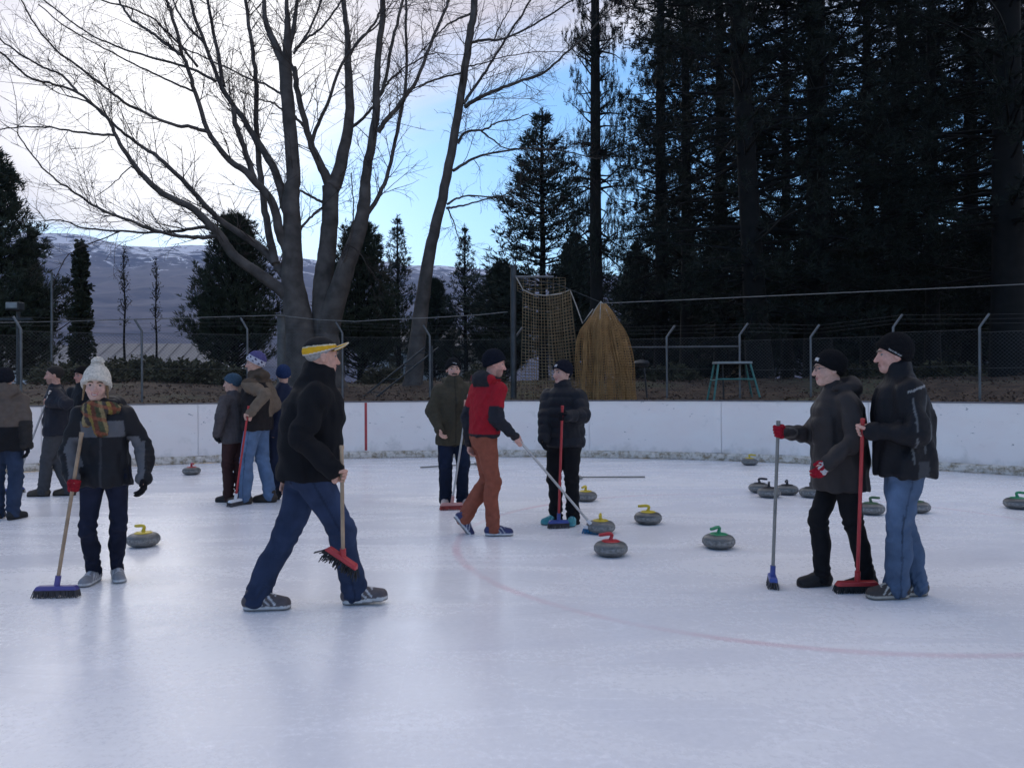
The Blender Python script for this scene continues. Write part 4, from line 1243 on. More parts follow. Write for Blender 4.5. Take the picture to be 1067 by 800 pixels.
# ------------------------------------------------------------------ signed-distance modelling of figures
class Grid:
    def __init__(s, lo, hi, vox, zfine=None, coarse=None):
        s.vox = vox
        s.ax = [np.arange(lo[i], hi[i] + vox, vox).astype(np.float32) for i in range(3)]
        if zfine:
            z = [lo[2]]
            while z[-1] < hi[2]:
                zz = z[-1]; fine = any(a - coarse <= zz <= b for a, b in zfine)
                z.append(zz + (vox if fine else coarse))
            s.ax[2] = np.array(z, np.float32)
        s.D = np.full([len(a) for a in s.ax], 5.0, np.float32)
    def sl(s, lo, hi, pad):
        r = []
        for i in range(3):
            a = np.searchsorted(s.ax[i], lo[i] - pad); b = np.searchsorted(s.ax[i], hi[i] + pad)
            r.append(slice(max(a - 1, 0), b + 1))
        return tuple(r)
    def pts(s, sl):
        return s.ax[0][sl[0]][:, None, None], s.ax[1][sl[1]][None, :, None], s.ax[2][sl[2]][None, None, :]
    def put(s, fn, lo, hi, k=.02, sub=False):
        sl = s.sl(lo, hi, k + 4 * s.vox)
        X, Y, Z = s.pts(sl)
        if X.size == 0 or Y.size == 0 or Z.size == 0: return
        d = fn(X, Y, Z); D = s.D[sl]
        if sub: s.D[sl] = -smin(-D, d, k)
        else: s.D[sl] = smin(D, d, k)
    def cone(s, a, b, ra, rb, k=.02, sub=False, flat=None):
        a = np.asarray(a, np.float32); b = np.asarray(b, np.float32); ba = b - a; L2 = float(ba @ ba) + 1e-12
        def fn(X, Y, Z):
            t = np.clip(((X - a[0]) * ba[0] + (Y - a[1]) * ba[1] + (Z - a[2]) * ba[2]) / L2, 0, 1)
            dx = X - a[0] - t * ba[0]; dy = Y - a[1] - t * ba[1]; dz = Z - a[2] - t * ba[2]
            return np.sqrt(dx * dx + dy * dy + dz * dz) - (ra + (rb - ra) * t)
        r = max(ra, rb)
        s.put(fn, np.minimum(a, b) - r, np.maximum(a, b) + r, k, sub)
    def ell(s, c, r, A=None, k=.02, sub=False):
        c = np.asarray(c, np.float32); r = np.asarray(r, np.float32)
        A = np.eye(3) if A is None else np.asarray(A)
        def fn(X, Y, Z):
            dx, dy, dz = X - c[0], Y - c[1], Z - c[2]
            q = [dx * A[i][0] + dy * A[i][1] + dz * A[i][2] for i in range(3)]
            k0 = np.sqrt(sum((q[i] / r[i]) ** 2 for i in range(3))); k1 = np.sqrt(sum((q[i] / r[i] ** 2) ** 2 for i in range(3)))
            return k0 * (k0 - 1) / (k1 + 1e-6)
        m = float(max(r))
        s.put(fn, c - m, c + m, k, sub)
    def loft(s, zs, cen, rx, ry, R, F, k=.02, n=2.4):
        """stack of rounded sections; cen (m,2) centres, R/F (m,2) or single axes"""
        zs = np.asarray(zs, float); cen = np.asarray(cen, float)
        R = np.broadcast_to(np.asarray(R, float)[..., :2], (len(zs), 2)); F = np.broadcast_to(np.asarray(F, float)[..., :2], (len(zs), 2))
        def fn(X, Y, Z):
            z = Z.ravel(); it = lambda a: np.interp(z, zs, a).astype(np.float32)[None, None, :]
            dx = X - it(cen[:, 0]); dy = Y - it(cen[:, 1])
            r = dx * it(R[:, 0]) + dy * it(R[:, 1]); f = dx * it(F[:, 0]) + dy * it(F[:, 1])
            a = it(rx); b = it(ry)
            q = ((np.abs(r) / a) ** n + (np.abs(f) / b) ** n) ** (1 / n)
            d = (q - 1) * np.minimum(a, b)
            e = np.maximum(zs[0] - Z, Z - zs[-1])
            return np.maximum(d, e)
        m = max(max(rx), max(ry)) * 1.05
        lo = np.r_[cen.min(0) - m, zs[0]]; hi = np.r_[cen.max(0) + m, zs[-1]]
        s.put(fn, lo, hi, k)
    def near(s, w, f):
        """D += f(points) close to the surface"""
        idx = np.nonzero(np.abs(s.D) < w)
        P = np.stack([s.ax[i][idx[i]] for i in range(3)], 1)
        s.D[idx] += f(P).astype(np.float32)
    def cut(s, f):
        """keep only where f(points) < 0 (intersection)"""
        X, Y, Z = s.pts((slice(None),) * 3)
        np.maximum(s.D, f(X, Y, Z), out=s.D)
    def mesh(s):
        D = s.D; S = D < 0
        n = [k - 1 for k in D.shape]
        cs = np.zeros(n, np.int8)
        for i in (0, 1):
            for j in (0, 1):
                for k in (0, 1):
                    cs += S[i:i + n[0], j:j + n[1], k:k + n[2]]
        act = np.nonzero((cs > 0) & (cs < 8))
        N = len(act[0])
        idg = np.full(n, -1, np.int32); idg[act] = np.arange(N)
        val = np.empty((N, 2, 2, 2), np.float32)
        for i in (0, 1):
            for j in (0, 1):
                for k in (0, 1): val[:, i, j, k] = D[act[0] + i, act[1] + j, act[2] + k]
        acc = np.zeros((N, 3), np.float32); cnt = np.zeros(N, np.float32)
        for axis in range(3):
            for p in (0, 1):
                for q in (0, 1):
                    ia = [p, q]; ia.insert(axis, 0); ib = [p, q]; ib.insert(axis, 1)
                    a = val[:, ia[0], ia[1], ia[2]]; b = val[:, ib[0], ib[1], ib[2]]
                    m = (a < 0) != (b < 0)
                    t = np.where(m, a / np.where(m, a - b, 1), 0)
                    pos = np.zeros((N, 3), np.float32)
                    o = [x for x in range(3) if x != axis]
                    pos[:, o[0]] = p; pos[:, o[1]] = q; pos[:, axis] = t
                    acc += pos * m[:, None]; cnt += m
        fr = acc / cnt[:, None]
        V = np.empty((N, 3), np.float32)
        for i in range(3):
            a0 = s.ax[i][act[i]]; a1 = s.ax[i][act[i] + 1]; V[:, i] = a0 + (a1 - a0) * fr[:, i]
        Fs = []
        for axis in range(3):
            o = [x for x in range(3) if x != axis]
            sa = [slice(1, -1)] * 3; sa[axis] = slice(0, -1)
            sb = [slice(1, -1)] * 3; sb[axis] = slice(1, None)
            A = S[tuple(sa)]; B = S[tuple(sb)]
            e = np.nonzero(A != B)
            idx = [x.copy() for x in e]
            for x in o: idx[x] = idx[x] + 1
            def cell(d0, d1):
                c = [x.copy() for x in idx]; c[o[0]] = c[o[0]] - d0; c[o[1]] = c[o[1]] - d1
                return idg[tuple(c)]
            q = np.stack([cell(1, 1), cell(0, 1), cell(0, 0), cell(1, 0)], 1)
            flip = ~A[e]
            if axis == 1: flip = ~flip
            q[flip] = q[flip][:, ::-1]
            Fs.append(q)
        F = np.vstack(Fs)
        return V, F[(F >= 0).all(1)]
def smin(a, b, k):
    if k <= 0: return np.minimum(a, b)
    h = np.maximum(k - np.abs(a - b), 0) / k
    return np.minimum(a, b) - h * h * k * .25
def wob(P, seed, fr, n=4):
    """smooth pseudo-noise -1..1, fr = frequency per axis"""
    rg = np.random.default_rng(seed); z = np.zeros(len(P), np.float32)
    fr = np.asarray(fr, float)
    for i in range(n):
        k = rg.normal(0, 1, 3) * fr * (1 + .6 * i); ph = rg.uniform(0, 6.28, 2); k2 = rg.normal(0, 1, 3) * fr * .7
        z += np.sin(P @ k + ph[0] + 1.3 * np.sin(P @ k2 + ph[1])) / n ** .5
    return z

M['skin'] = pmat('skin', (.5, .3, .24), .55, .14, 45, attr=True, spec=.35)
M['cloth'] = pmat('woven_cloth', (1, 1, 1), .85, .13, 22, .35, 140, attr=True, spec=.2)
M['denim'] = pmat('denim', (1, 1, 1), .9, .22, 9, .5, 160, attr=True, spec=.15)
M['shell'] = pmat('nylon_shell', (1, 1, 1), .6, .10, 14, .25, 60, attr=True, spec=.2)
M['knit'] = pmat('knit_wool', (1, 1, 1), .95, .22, 60, 1.0, 150, attr=True, spec=.1)
M['shoe'] = pmat('shoe_upper', (1, 1, 1), .6, .15, 30, .3, 120, attr=True, spec=.35)
M['eye'] = pmat('eye', (1, 1, 1), .2, .0, 5, attr=True)
M['hair'] = pmat('hair', (1, 1, 1), .7, .3, 70, .6, 160, attr=True, spec=.3)
M['wireframe'] = pmat('glasses_frame', (.03, .03, .035), .35, .05, 5)

def ik(a, b, l1, l2, hint):
    a = np.asarray(a, float); b = np.asarray(b, float)
    d = b - a; L = np.linalg.norm(d)
    if L > (l1 + l2) * .999: b = a + d / L * (l1 + l2) * .999; d = b - a; L = np.linalg.norm(d)
    u = d / L; x = (l1 * l1 - l2 * l2 + L * L) / (2 * L); h = math.sqrt(max(l1 * l1 - x * x, 0))
    q = np.asarray(hint, float) - u * np.dot(hint, u); q = unit(q)
    return a + u * x + q * h, b

def seg_dist(P, a, b):
    a = np.asarray(a); b = np.asarray(b); ba = b - a
    t = np.clip(((P - a) @ ba) / (ba @ ba), 0, 1)
    return np.linalg.norm(P - a - t[:, None] * ba, axis=1), t

class Person:
    slim = 1.13
    def __init__(s, label, u, v, H, yaw, feet, hands, vox=.007, cvox=.0095, pelvis=None, lean=(0, 0), chest=None, head=None, pitch=0, headshift=(0, 0), fat=1.0, depth=1.0, skin=(.50, .29, .22), rise=0.0, tilt=0):
        """u,v picture position of the spot on the ice under the figure; feet/hands = [right, left]"""
        s.O = gnd(u, v); s.O[2] = 0
        s.H = H; k = s.k = H / 1.75
        s.root = empty('person', tuple(s.O), label, 'person', 'curlers on the ice')
        d = math.radians
        s.F = np.array([math.cos(d(yaw)), math.sin(d(yaw)), 0]); s.R = np.array([math.sin(d(yaw)), -math.cos(d(yaw)), 0])
        cy = yaw if chest is None else chest
        s.CF = np.array([math.cos(d(cy)), math.sin(d(cy)), 0]); s.CR = np.array([math.sin(d(cy)), -math.cos(d(cy)), 0])
        hy = cy if head is None else head
        hf = np.array([math.cos(d(hy)), math.sin(d(hy)), 0]); s.HR = np.array([math.sin(d(hy)), -math.cos(d(hy)), 0])
        s.HF = hf * math.cos(d(pitch)) + np.array([0, 0, 1]) * math.sin(d(pitch)); s.HU = np.cross(s.HR, s.HF)
        if tilt:
            a = d(tilt); r0, u0 = s.HR.copy(), s.HU.copy()
            s.HR = r0 * math.cos(a) + u0 * math.sin(a); s.HU = -r0 * math.sin(a) + u0 * math.cos(a)
        s.vox, s.cvox, s.fat, s.depth, s.skin = vox, cvox, fat, depth, np.array(skin) * 1.12
        # feet
        s.feet = []
        for f in feet:
            p = gnd(f['u'], f['v']) - s.O; p[2] = 0
            fy = f.get('yaw', yaw); pt = d(f.get('pitch', 0)); h = np.array([math.cos(d(fy)), math.sin(d(fy)), 0])
            U = np.array([0, 0, 1.0])
            if pt > 0:     # heel lifted, (u,v) is the ball of the foot
                fd = h * math.cos(pt) - U * math.sin(pt); fu = U * math.cos(pt) + h * math.sin(pt)
                sole0 = p - fd * .13 * k + U * .004
            else:          # flat or toe lifted, (u,v) is under the ankle
                fd = h * math.cos(pt) - U * math.sin(pt); fu = U * math.cos(pt) + h * math.sin(pt)
                sole0 = p + fd * 0 + U * (.05 * k * abs(math.sin(pt)) + f.get('lift', 0) + .002)
            s.feet.append(dict(o=sole0, f=fd, u=fu, r=np.cross(fd, fu), ankle=sole0 + fu * .085 * k, pt=pt))
        mid = (s.feet[0]['ankle'] + s.feet[1]['ankle']) / 2
        if pelvis is None: pv = mid[:2]
        else: pv = (gnd(*pelvis) - s.O)[:2]
        l1, l2 = .43 * k, .42 * k
        zz = 9
        for i, sg in ((0, 1), (1, -1)):
            hj = np.r_[pv, 0] + s.R * sg * .09 * k
            dh = np.linalg.norm((hj - s.feet[i]['ankle'])[:2])
            zz = min(zz, s.feet[i]['ankle'][2] + math.sqrt(max(((l1 + l2) * .9975) ** 2 - dh * dh, .2)) + .02 * k)
        s.pel = np.array([pv[0], pv[1], zz])
        s.legs = []
        for i, sg in ((0, 1), (1, -1)):
            hj = s.pel + s.R * sg * .088 * k - np.array([0, 0, .02 * k])
            kn, an = ik(hj, s.feet[i]['ankle'], l1, l2, s.feet[i]['f'] * np.array([1, 1, 0]) + s.R * sg * .08)
            s.legs.append((hj, kn, an))
        s.sh = s.pel + np.array([lean[0], lean[1], .487 * k])
        s.neck = s.sh + np.array([lean[0] * .12, lean[1] * .12, .055 * k])
        s.head = s.neck + np.array([headshift[0], headshift[1], .150 * k + .003])
        s.hs = k ** .5
        # arms
        s.arms = []
        for i, sg in ((0, 1), (1, -1)):
            h = hands[i]
            S = s.sh + s.CR * sg * .170 * k * (1 + .25 * (fat - 1)) - np.array([0, 0, .036 * k])
            C = np.array(h['p'], float) - s.O
            hint = np.asarray(h.get('hint', -s.CF * .7 + s.CR * sg * .5 + np.array([0, 0, -.6])), float)
            la, lb = .285 * k, .255 * k
            el, Cc = ik(S, C, la, lb + .07, hint)
            f = unit(Cc - el); w = Cc - f * .07
            s.arms.append(dict(S=S, E=el, W=w, C=Cc, f=f, kind=h.get('kind', 'relax'), axis=unit(h.get('axis', (0, 0, 1))), sg=sg, glove=h.get('glove')))
        allp = np.array([s.pel, s.sh, s.head + [0, 0, .16], s.head + [0, 0, -.16]] + [x for l in s.legs for x in l] + [a[q] for a in s.arms for q in 'SEWC'] + [f['o'] + f['f'] * .25 for f in s.feet] + [f['o'] for f in s.feet])
        s.lo = allp.min(0) - np.array([.30, .30, .1]); s.hi = allp.max(0) + np.array([.30, .30, .16])
        s.lo[2] = -.03
    def hl(s, x, y, z):
        """head-local (right, forward, up) to person space"""
        return s.head + (s.HR * x + s.HF * y + s.HU * z) * s.hs
    def hand_parts(s, a, g=1.0):
        """list of (p,q,r0,r1) for one hand"""
        out = []; C, f, sg = a['C'], a['f'], a['sg']
        if a['kind'] == 'grip':
            ax = a['axis']; e = f - ax * np.dot(f, ax); e = unit(e); l = np.cross(ax, e) * sg
            pc = C - e * .034
            out += [(a['W'], pc, .026 * g, .026 * g), (pc - ax * .030, pc + ax * .028, .021 * g, .022 * g)]
            for i in range(4):
                o = C + ax * (.030 - .0205 * i) + e * (.004 * (1.5 - i)); L = (1, 1.08, 1.0, .85)[i]
                b = o - e * .026 + l * .018; m = o + e * .004 + l * .030; n = o + e * .027 * L + l * .010; t = o + e * .018 * L - l * .017 * L
                out += [(b, m, .0105 * g, .010 * g), (m, n, .010 * g, .0095 * g), (n, t, .0095 * g, .0085 * g)]
            b = pc + ax * .018 - l * .020; m = C + ax * .030 - l * .029 + e * .002; t = C + ax * .036 - l * .008 + e * .027
            out += [(b, m, .014 * g, .0115 * g), (m, t, .0115 * g, .010 * g)]
        else:
            l = s.CF - f * np.dot(s.CF, f); l = unit(l); n = np.cross(l, f) * sg
            if np.dot(n, s.CR * -sg) < 0: n = -n
            W = a['W']; K = W + f * .082
            out += [(W, W + f * .02, .025 * g, .025 * g)]
            for q in (-1, 0, 1): out.append((W + f * .022 + l * .012 * q, K + l * .024 * q - n * .0, .019 * g, .0145 * g))
            for i in range(4):
                L = (.92, 1.0, .95, .75)[i]; b = K + l * (.029 - .0195 * i) + f * (.004 if i in (1, 2) else -.004)
                m = b + unit(f * .92 + n * .40) * .040 * L; t = m + unit(f * .55 + n * .85) * .026 * L; e = t + unit(f * .15 + n) * .02 * L
                out += [(b, m, .0108 * g, .0098 * g), (m, t, .0098 * g, .009 * g), (t, e, .009 * g, .008 * g)]
            b = W + f * .028 + l * .022; m = b + unit(f * .75 + l * .75) * .042; t = m + unit(f * .95 + l * .15 + n * .3) * .030
            out += [(b, m, .0145 * g, .0115 * g), (m, t, .0115 * g, .0095 * g)]
        return out
    def head_fn(s, X, Y, Z):
        h = s.hs; c = s.head
        dx, dy, dz = (X - c[0]) / h, (Y - c[1]) / h, (Z - c[2]) / h
        x = dx * s.HR[0] + dy * s.HR[1] + dz * s.HR[2]; y = dx * s.HF[0] + dy * s.HF[1] + dz * s.HF[2]; z = dx * s.HU[0] + dy * s.HU[1] + dz * s.HU[2]
        def E(cx, cy, cz, rx, ry, rz, xx=x):
            a, b, c_ = (xx - cx) / rx, (y - cy) / ry, (z - cz) / rz
            k0 = np.sqrt(a * a + b * b + c_ * c_); k1 = np.sqrt((a / rx) ** 2 + (b / ry) ** 2 + (c_ / rz) ** 2)
            return k0 * (k0 - 1) / (k1 + 1e-6)
        ax = np.abs(x)
        d = E(0, -.012, .040, .077, .098, .086)
        d = smin(d, E(0, .022, -.030, .062, .070, .088), .03)
        d = smin(d, E(0, .062, -.094, .030, .027, .024), .03)          # chin
        d = smin(d, E(.036, .060, -.030, .028, .028, .030, ax), .02)    # cheek
        d = smin(d, E(0, .083, .030, .046, .016, .013), .02)            # brow
        d = -smin(-d, E(.033, .103, .006, .019, .020, .014, ax), .012)  # eye socket
        t = np.clip((.018 - z) / .052, 0, 1)                            # nose
        ny = .088 + .024 * t; nr = .0085 + .0065 * t
        dn = np.sqrt((x * 1.05) ** 2 + (y - ny) ** 2 + (z - np.clip(z, -.034, .018)) ** 2) - nr
        d = smin(d, dn, .012)
        d = smin(d, E(.014, .098, -.034, .010, .011, .009, ax), .008)   # nostril wings
        d = smin(d, E(0, .087, -.060, .026, .013, .007), .008)          # upper lip
        d = smin(d, E(0, .085, -.072, .022, .013, .008), .008)          # lower lip
        d = -smin(-d, E(0, .100, -.0655, .026, .012, .0028), .004)
        d = smin(d, E(.079, -.012, -.004, .010, .022, .033, ax), .01)   # ear
        return d * h
    def body(s, lips=(.42, .17, .15), cheek=.35, beard=None, smile=.3):
        k = s.k
        zf = [(s.head[2] - .17, s.head[2] + .16)] + [(a['C'][2] - .11, a['C'][2] + .11) for a in s.arms if not a['glove']]
        g = Grid(s.lo, s.hi, s.vox, zf, .03)
        p, sh = s.pel, s.sh
        ts = np.array([-.14, 0, .30, .62, .86, 1.0, 1.06]); z = p[2] + (sh[2] - p[2]) * ts
        cen = np.array([p[:2] + (sh[:2] - p[:2]) * t for t in ts])
        fx = s.fat
        R = np.array([s.R[:2] * (1 - t) + s.CR[:2] * t for t in np.clip(ts, 0, 1)]); F = np.array([s.F[:2] * (1 - t) + s.CF[:2] * t for t in np.clip(ts, 0, 1)])
        g.loft(z, cen, np.array([.14, .16, .135, .15, .145, .10, .065]) * k * fx, np.array([.09, .108, .095, .108, .095, .07, .055]) * k * fx, R, F, .03)
        g.cone(s.neck - [0, 0, .04], s.head - s.HU * .05 - s.HF * .012, .058 * k, .052 * k, .03)
        for a in s.arms:
            g.cone(s.neck - [0, 0, .03 * k], a['S'], .05 * k, .052 * k, .04)
            g.cone(a['S'], a['E'], .050 * k, .040 * k, .03); g.cone(a['E'], a['W'], .040 * k, .028 * k, .02)
            for q in s.hand_parts(a, .8 if a['glove'] else 1.0): g.cone(*q, k=.006)
        for (h, kn, an), f in zip(s.legs, s.feet):
            g.cone(h, kn, .070 * k, .045 * k, .04); g.cone(kn, an, .045 * k, .034 * k, .02)
            g.cone(an - f['u'] * .045 * k, an - f['u'] * .05 * k + f['f'] * .14 * k, .032 * k, .026 * k, .02)
        hh = .17
        g.put(s.head_fn, s.head - hh, s.head + hh, .02)
        V, Fa = g.mesh()
        c = np.tile(s.skin, (len(V), 1))
        L = (V - s.head) / s.hs; hx = L @ s.HR; hy = L @ s.HF; hz = L @ s.HU
        face = (hy > .05) & (np.abs(hz) < .13)
        w = np.exp(-((np.abs(hx) - .04) ** 2 + (hz + .03) ** 2) / .0006) * face
        w = np.maximum(w, np.exp(-(hx ** 2 + (hz + .028) ** 2) / .0003) * (hy > .09))
        c = c * (1 - cheek * w[:, None]) + np.array([.52, .20, .17]) * cheek * w[:, None]
        lp = face & (hy > .066) & (np.abs(hx) < .025) & (np.abs(hz + .068 - smile * 14 * hx ** 2) < .0105)
        c[lp] = lips
        if beard is not None:
            bd = (hy > .02) & (hz < -.045) & (hz > -.125) & ~lp
            c[bd] = c[bd] * .55 + np.array(beard) * .45
        s.body_o = mesh_np('body', V, Fa, M['skin'], s.root, col=c)
    def eyes(s, brow=(.06, .045, .035), teeth=False):
        for sx in (-1, 1):
            n, mth = 12, 8; V = []; Fq = []; col = []
            ctr = s.hl(sx * .033, .0755, .006)
            for i in range(mth + 1):
                th = math.pi * i / mth
                for j in range(n):
                    ph = 2 * math.pi * j / n
                    dv = s.HF * math.cos(th) + s.HR * math.sin(th) * math.cos(ph) + s.HU * math.sin(th) * math.sin(ph)
                    V.append(ctr + dv * .0112 * s.hs); col.append((.03, .025, .022) if th < .66 else (.24, .22, .21))
            for i in range(mth):
                for j in range(n): Fq.append((i * n + j, i * n + (j + 1) % n, (i + 1) * n + (j + 1) % n, (i + 1) * n + j))
            mesh_np('eye', V, Fq, M['eye'], s.root, col=np.array(col))
            P = [s.hl(sx * .012, .101, .024), s.hl(sx * .03, .0985, .031), s.hl(sx * .052, .082, .026)]
            V, Fq = tubes_np([smooth_path(P, 3)], [np.array([.003, .0045, .005, .005, .0045, .004, .0028])], 5)
            mesh_np('eyebrow', V, Fq, M['hair'], s.root, col=np.tile(brow, (len(V), 1)))
        if teeth:
            P = [s.hl(-.019, .0905, -.0605), s.hl(0, .0972, -.0670), s.hl(.019, .0905, -.0605)]
            V, Fq = tubes_np([smooth_path(P, 4)], [np.array([.0012, .0024, .003, .003, .003, .003, .003, .0024, .0012])], 5)
            mesh_np('teeth', V, Fq, M['eye'], s.root, col=np.tile((.7, .68, .64), (len(V), 1)))
    def jacket(s, name='jacket', mat='cloth', hem=-.10, w=1.0, dp=1.0, sleeve=1.0, cuff=1.0, collar=.05, collar_r=.082, hood=0.0, puff=0.0, fold=.006, col=None, seed=1, flare=1.0, sleeves=True, vox=None, inflate=0.0, hemtilt=0.0):
        k = s.k; g = Grid(s.lo, s.hi, vox or s.cvox)
        p, sh = s.pel, s.sh
        hz = p[2] + hem * k
        ts = np.array([(hz - p[2]) / (sh[2] - p[2]), .02, .32, .62, .84, .98, 1.07, 1.13]); ts[1] = max(ts[1], ts[0] + .03)
        z = p[2] + (sh[2] - p[2]) * ts
        tt = np.clip(ts, 0, 1.0)
        cen = np.array([p[:2] + (sh[:2] - p[:2]) * t for t in tt])
        R = np.array([unit(s.R[:2] * (1 - t) + s.CR[:2] * t) for t in tt]); F = np.array([unit(s.F[:2] * (1 - t) + s.CF[:2] * t) for t in tt])
        W = s.fat * w * k; Dp = s.fat * s.depth * dp * k
        rx = np.array([.188 * flare, .186, .176, .182, .174, .132, .090, .066]) * W + inflate; ry = np.array([.140 * flare, .142, .140, .142, .132, .108, .08, .06]) * Dp + inflate
        thigh = (.088 + .098 * s.slim * (.5 + .5 * s.fat)) * k + .016
        if hem < 0: rx[:2] = np.maximum(rx[:2], thigh)
        g.loft(z, cen, rx, ry, R, F, .02, 2.3)
        if sleeves:
            for a in s.arms:
                r0 = .071 * sleeve * k; r1 = .060 * sleeve * k; r2 = .046 * sleeve * cuff * k
                g.cone(s.neck - [0, 0, .045 * k], a['S'] - np.array([0, 0, .008]), .06 * k * s.fat, r0, .05)
                g.cone(a['S'], a['E'], r0, r1, .035); g.cone(a['E'], a['W'] + a['f'] * .008, r1, r2, .02)
        if collar:
            g.cone(s.neck - [0, 0, .03], s.neck + np.array([0, 0, collar - .05]) + s.CF * .012, collar_r * k * 1.15, collar_r * k, .03)
        if hood:
            c = s.neck - s.CF * .085 * k + np.array([0, 0, .012])
            g.ell(c, (.135 * hood, .075 * hood, .082 * hood), (s.CR, s.CF, np.array([0, 0, 1])), .03)
            g.cone(c + s.CR * .11 * hood, c + s.CR * .095 * hood + s.CF * .13, .035, .026, .03); g.cone(c - s.CR * .11 * hood, c - s.CR * .095 * hood + s.CF * .13, .035, .026, .03)
        hx = np.array([0, 0, 1.0]) + s.F * hemtilt
        def fn(P):
            r = wob(P, seed, (12, 12, 6)) * fold * 1.4 + wob(P, seed + 5, (30, 30, 14)) * fold * .55
            for a in s.arms if sleeves else ():
                dE = np.linalg.norm(P - a['E'], axis=1); d1, t1 = seg_dist(P, a['E'], a['W']); d0, t0 = seg_dist(P, a['S'], a['E'])
                near_ = np.exp(-(dE / .09) ** 2)
                ph = np.where(d1 < d0, t1 * 3.6 + 1, -t0 * 3.6)
                if puff: 
                    on = np.minimum(d0, d1) < .10
                    r = r + on * puff * .75 * (np.abs(np.sin(ph * 2.3)) ** .6 - .75) * -1
                else:
                    r = r + near_ * .007 * np.sin(ph * 7 + wob(P, seed + 9, (20, 20, 20)) * 1.5)
                    r = r + (d1 < .07) * np.exp(-((t1 - 1) / .25) ** 2) * .005 * np.sin(t1 * 30 + wob(P, seed + 3, (25, 25, 25)))
            if puff:
                dd = np.minimum(*[np.minimum(seg_dist(P, a['S'], a['E'])[0], seg_dist(P, a['E'], a['W'])[0]) for a in s.arms]) if sleeves else np.full(len(P), 1)
                body = np.clip((dd - .07) / .04, 0, 1)
                r = r - body * puff * (np.abs(np.sin((P[:, 2] - hz) * math.pi / .105)) ** .6 - .7)
            r = r + np.exp(-((P[:, 2] - hz - .02) / .02) ** 2) * -.003
            return r
        g.near(.05, fn)
        if not sleeves: g.cut(lambda X, Y, Z: hz - Z)
        if hemtilt:
            g.cut(lambda X, Y, Z: np.where(np.hypot(X - p[0], Y - p[1]) < .24, hz + .02 - Z - hemtilt * ((X - p[0]) * s.F[0] + (Y - p[1]) * s.F[1]), -1))
        V, Fa = g.mesh()
        c = np.tile(np.array(col(V, s) if callable(col) else col, float), (1 if callable(col) else len(V), 1))
        return mesh_np(name, V, Fa, M[mat], s.root, col=c)
    def trousers(s, mat='denim', col=(.03, .04, .09), slim=1.0, cuff=1.0, top=.16, fold=.005, seed=2, name='trousers', low=.0):
        k = s.k; g = Grid(s.lo, s.hi, s.cvox); p = s.pel
        zz = p[2] + np.array([-.10, -.02, .08, top]) * k
        g.loft(zz, [p[:2]] * 4, np.array([.15, .172, .150, .130]) * k * s.fat, np.array([.10, .128, .112, .10]) * k * s.fat * s.depth, s.R, s.F, .03, 2.2)
        for (h, kn, an), f in zip(s.legs, s.feet):
            g.cone(h - [0, 0, .0], kn, .098 * k * slim * (.5 + .5 * s.fat), .071 * k * slim, .035)
            mid = kn + (an - kn) * .45; back = -f['f'] * np.array([1, 1, 0]) * .012
            g.cone(kn, mid + back, .071 * k * slim, .068 * k * slim, .02)
            g.cone(mid + back, an + (an - kn) / np.linalg.norm(an - kn) * (.02 + low), .068 * k * slim, .060 * k * slim * cuff, .02)
            # seat
            g.ell(h - s.F * .035 * k + np.array([0, 0, .0]), np.array([.078, .078, .09]) * k * (.5 + .5 * s.fat), None, .04)
        def fn(P):
            r = wob(P, seed, (12, 12, 9)) * fold * 1.3
            for (h, kn, an), f in zip(s.legs, s.feet):
                dk = np.linalg.norm(P - kn, axis=1); da = np.linalg.norm(P - an, axis=1); dh = np.linalg.norm(P - h, axis=1)
                n = wob(P, seed + 4, (13, 13, 9))
                r = r + np.exp(-(dk / .10) ** 2) * .009 * np.sin(P[:, 2] * 75 + n * 2.4)
                r = r + np.exp(-(da / .13) ** 2) * .0085 * np.sin(P[:, 2] * 80 + n * 4.2)
                r = r + np.exp(-(dh / .12) ** 2) * .005 * np.sin(P[:, 2] * 60 + (P @ s.R) * 30 + n * 2)
            return r
        g.near(.05, fn)
        V, Fa = g.mesh()
        c = np.tile(np.array(col(V, s) if callable(col) else col, float), (1 if callable(col) else len(V), 1))
        if mat == 'denim' and not callable(col):
            # wear: paler on thigh fronts and knees
            for (h, kn, an), f in zip(s.legs, s.feet):
                d0, t = seg_dist(V, h, kn); fr = np.clip(((V - (h + (kn - h) * t[:, None])) @ s.F) / (.08 * k), 0, 1) * (d0 < .13)
                c = c * (1 + .55 * (fr * np.exp(-((t - .6) / .5) ** 2))[:, None])
                wh = np.exp(-((t - .12) / .12) ** 2) * fr * np.clip(np.sin(V[:, 2] * 160 + V @ s.R * 70), 0, 1); c = c * (1 + .35 * wh[:, None])
            for i, (h, kn, an) in enumerate(s.legs):
                sg = 1 if i == 0 else -1
                for A0, B0 in ((h, kn), (kn, an)):
                    d0, t = seg_dist(V, A0, B0); q = V - (A0 + (B0 - A0) * t[:, None])
                    seam = (np.abs(q @ s.F + .008) < .0055) & ((q @ s.R) * sg > .03) & (d0 < .13); c[seam] *= .62
                q = V - (h - s.F * .05); bx, bz = q @ s.R - sg * .0, V[:, 2] - s.pel[2]
                pk = (q @ s.F < -.045) & (np.abs(bx) < .062) & (bz > -.09) & (bz < .045); ed = pk & ((np.abs(bx) > .054) | (bz > .036) | (bz < -.08)); c[ed] *= .55
        return mesh_np(name, V, Fa, M[mat], s.root, col=c)
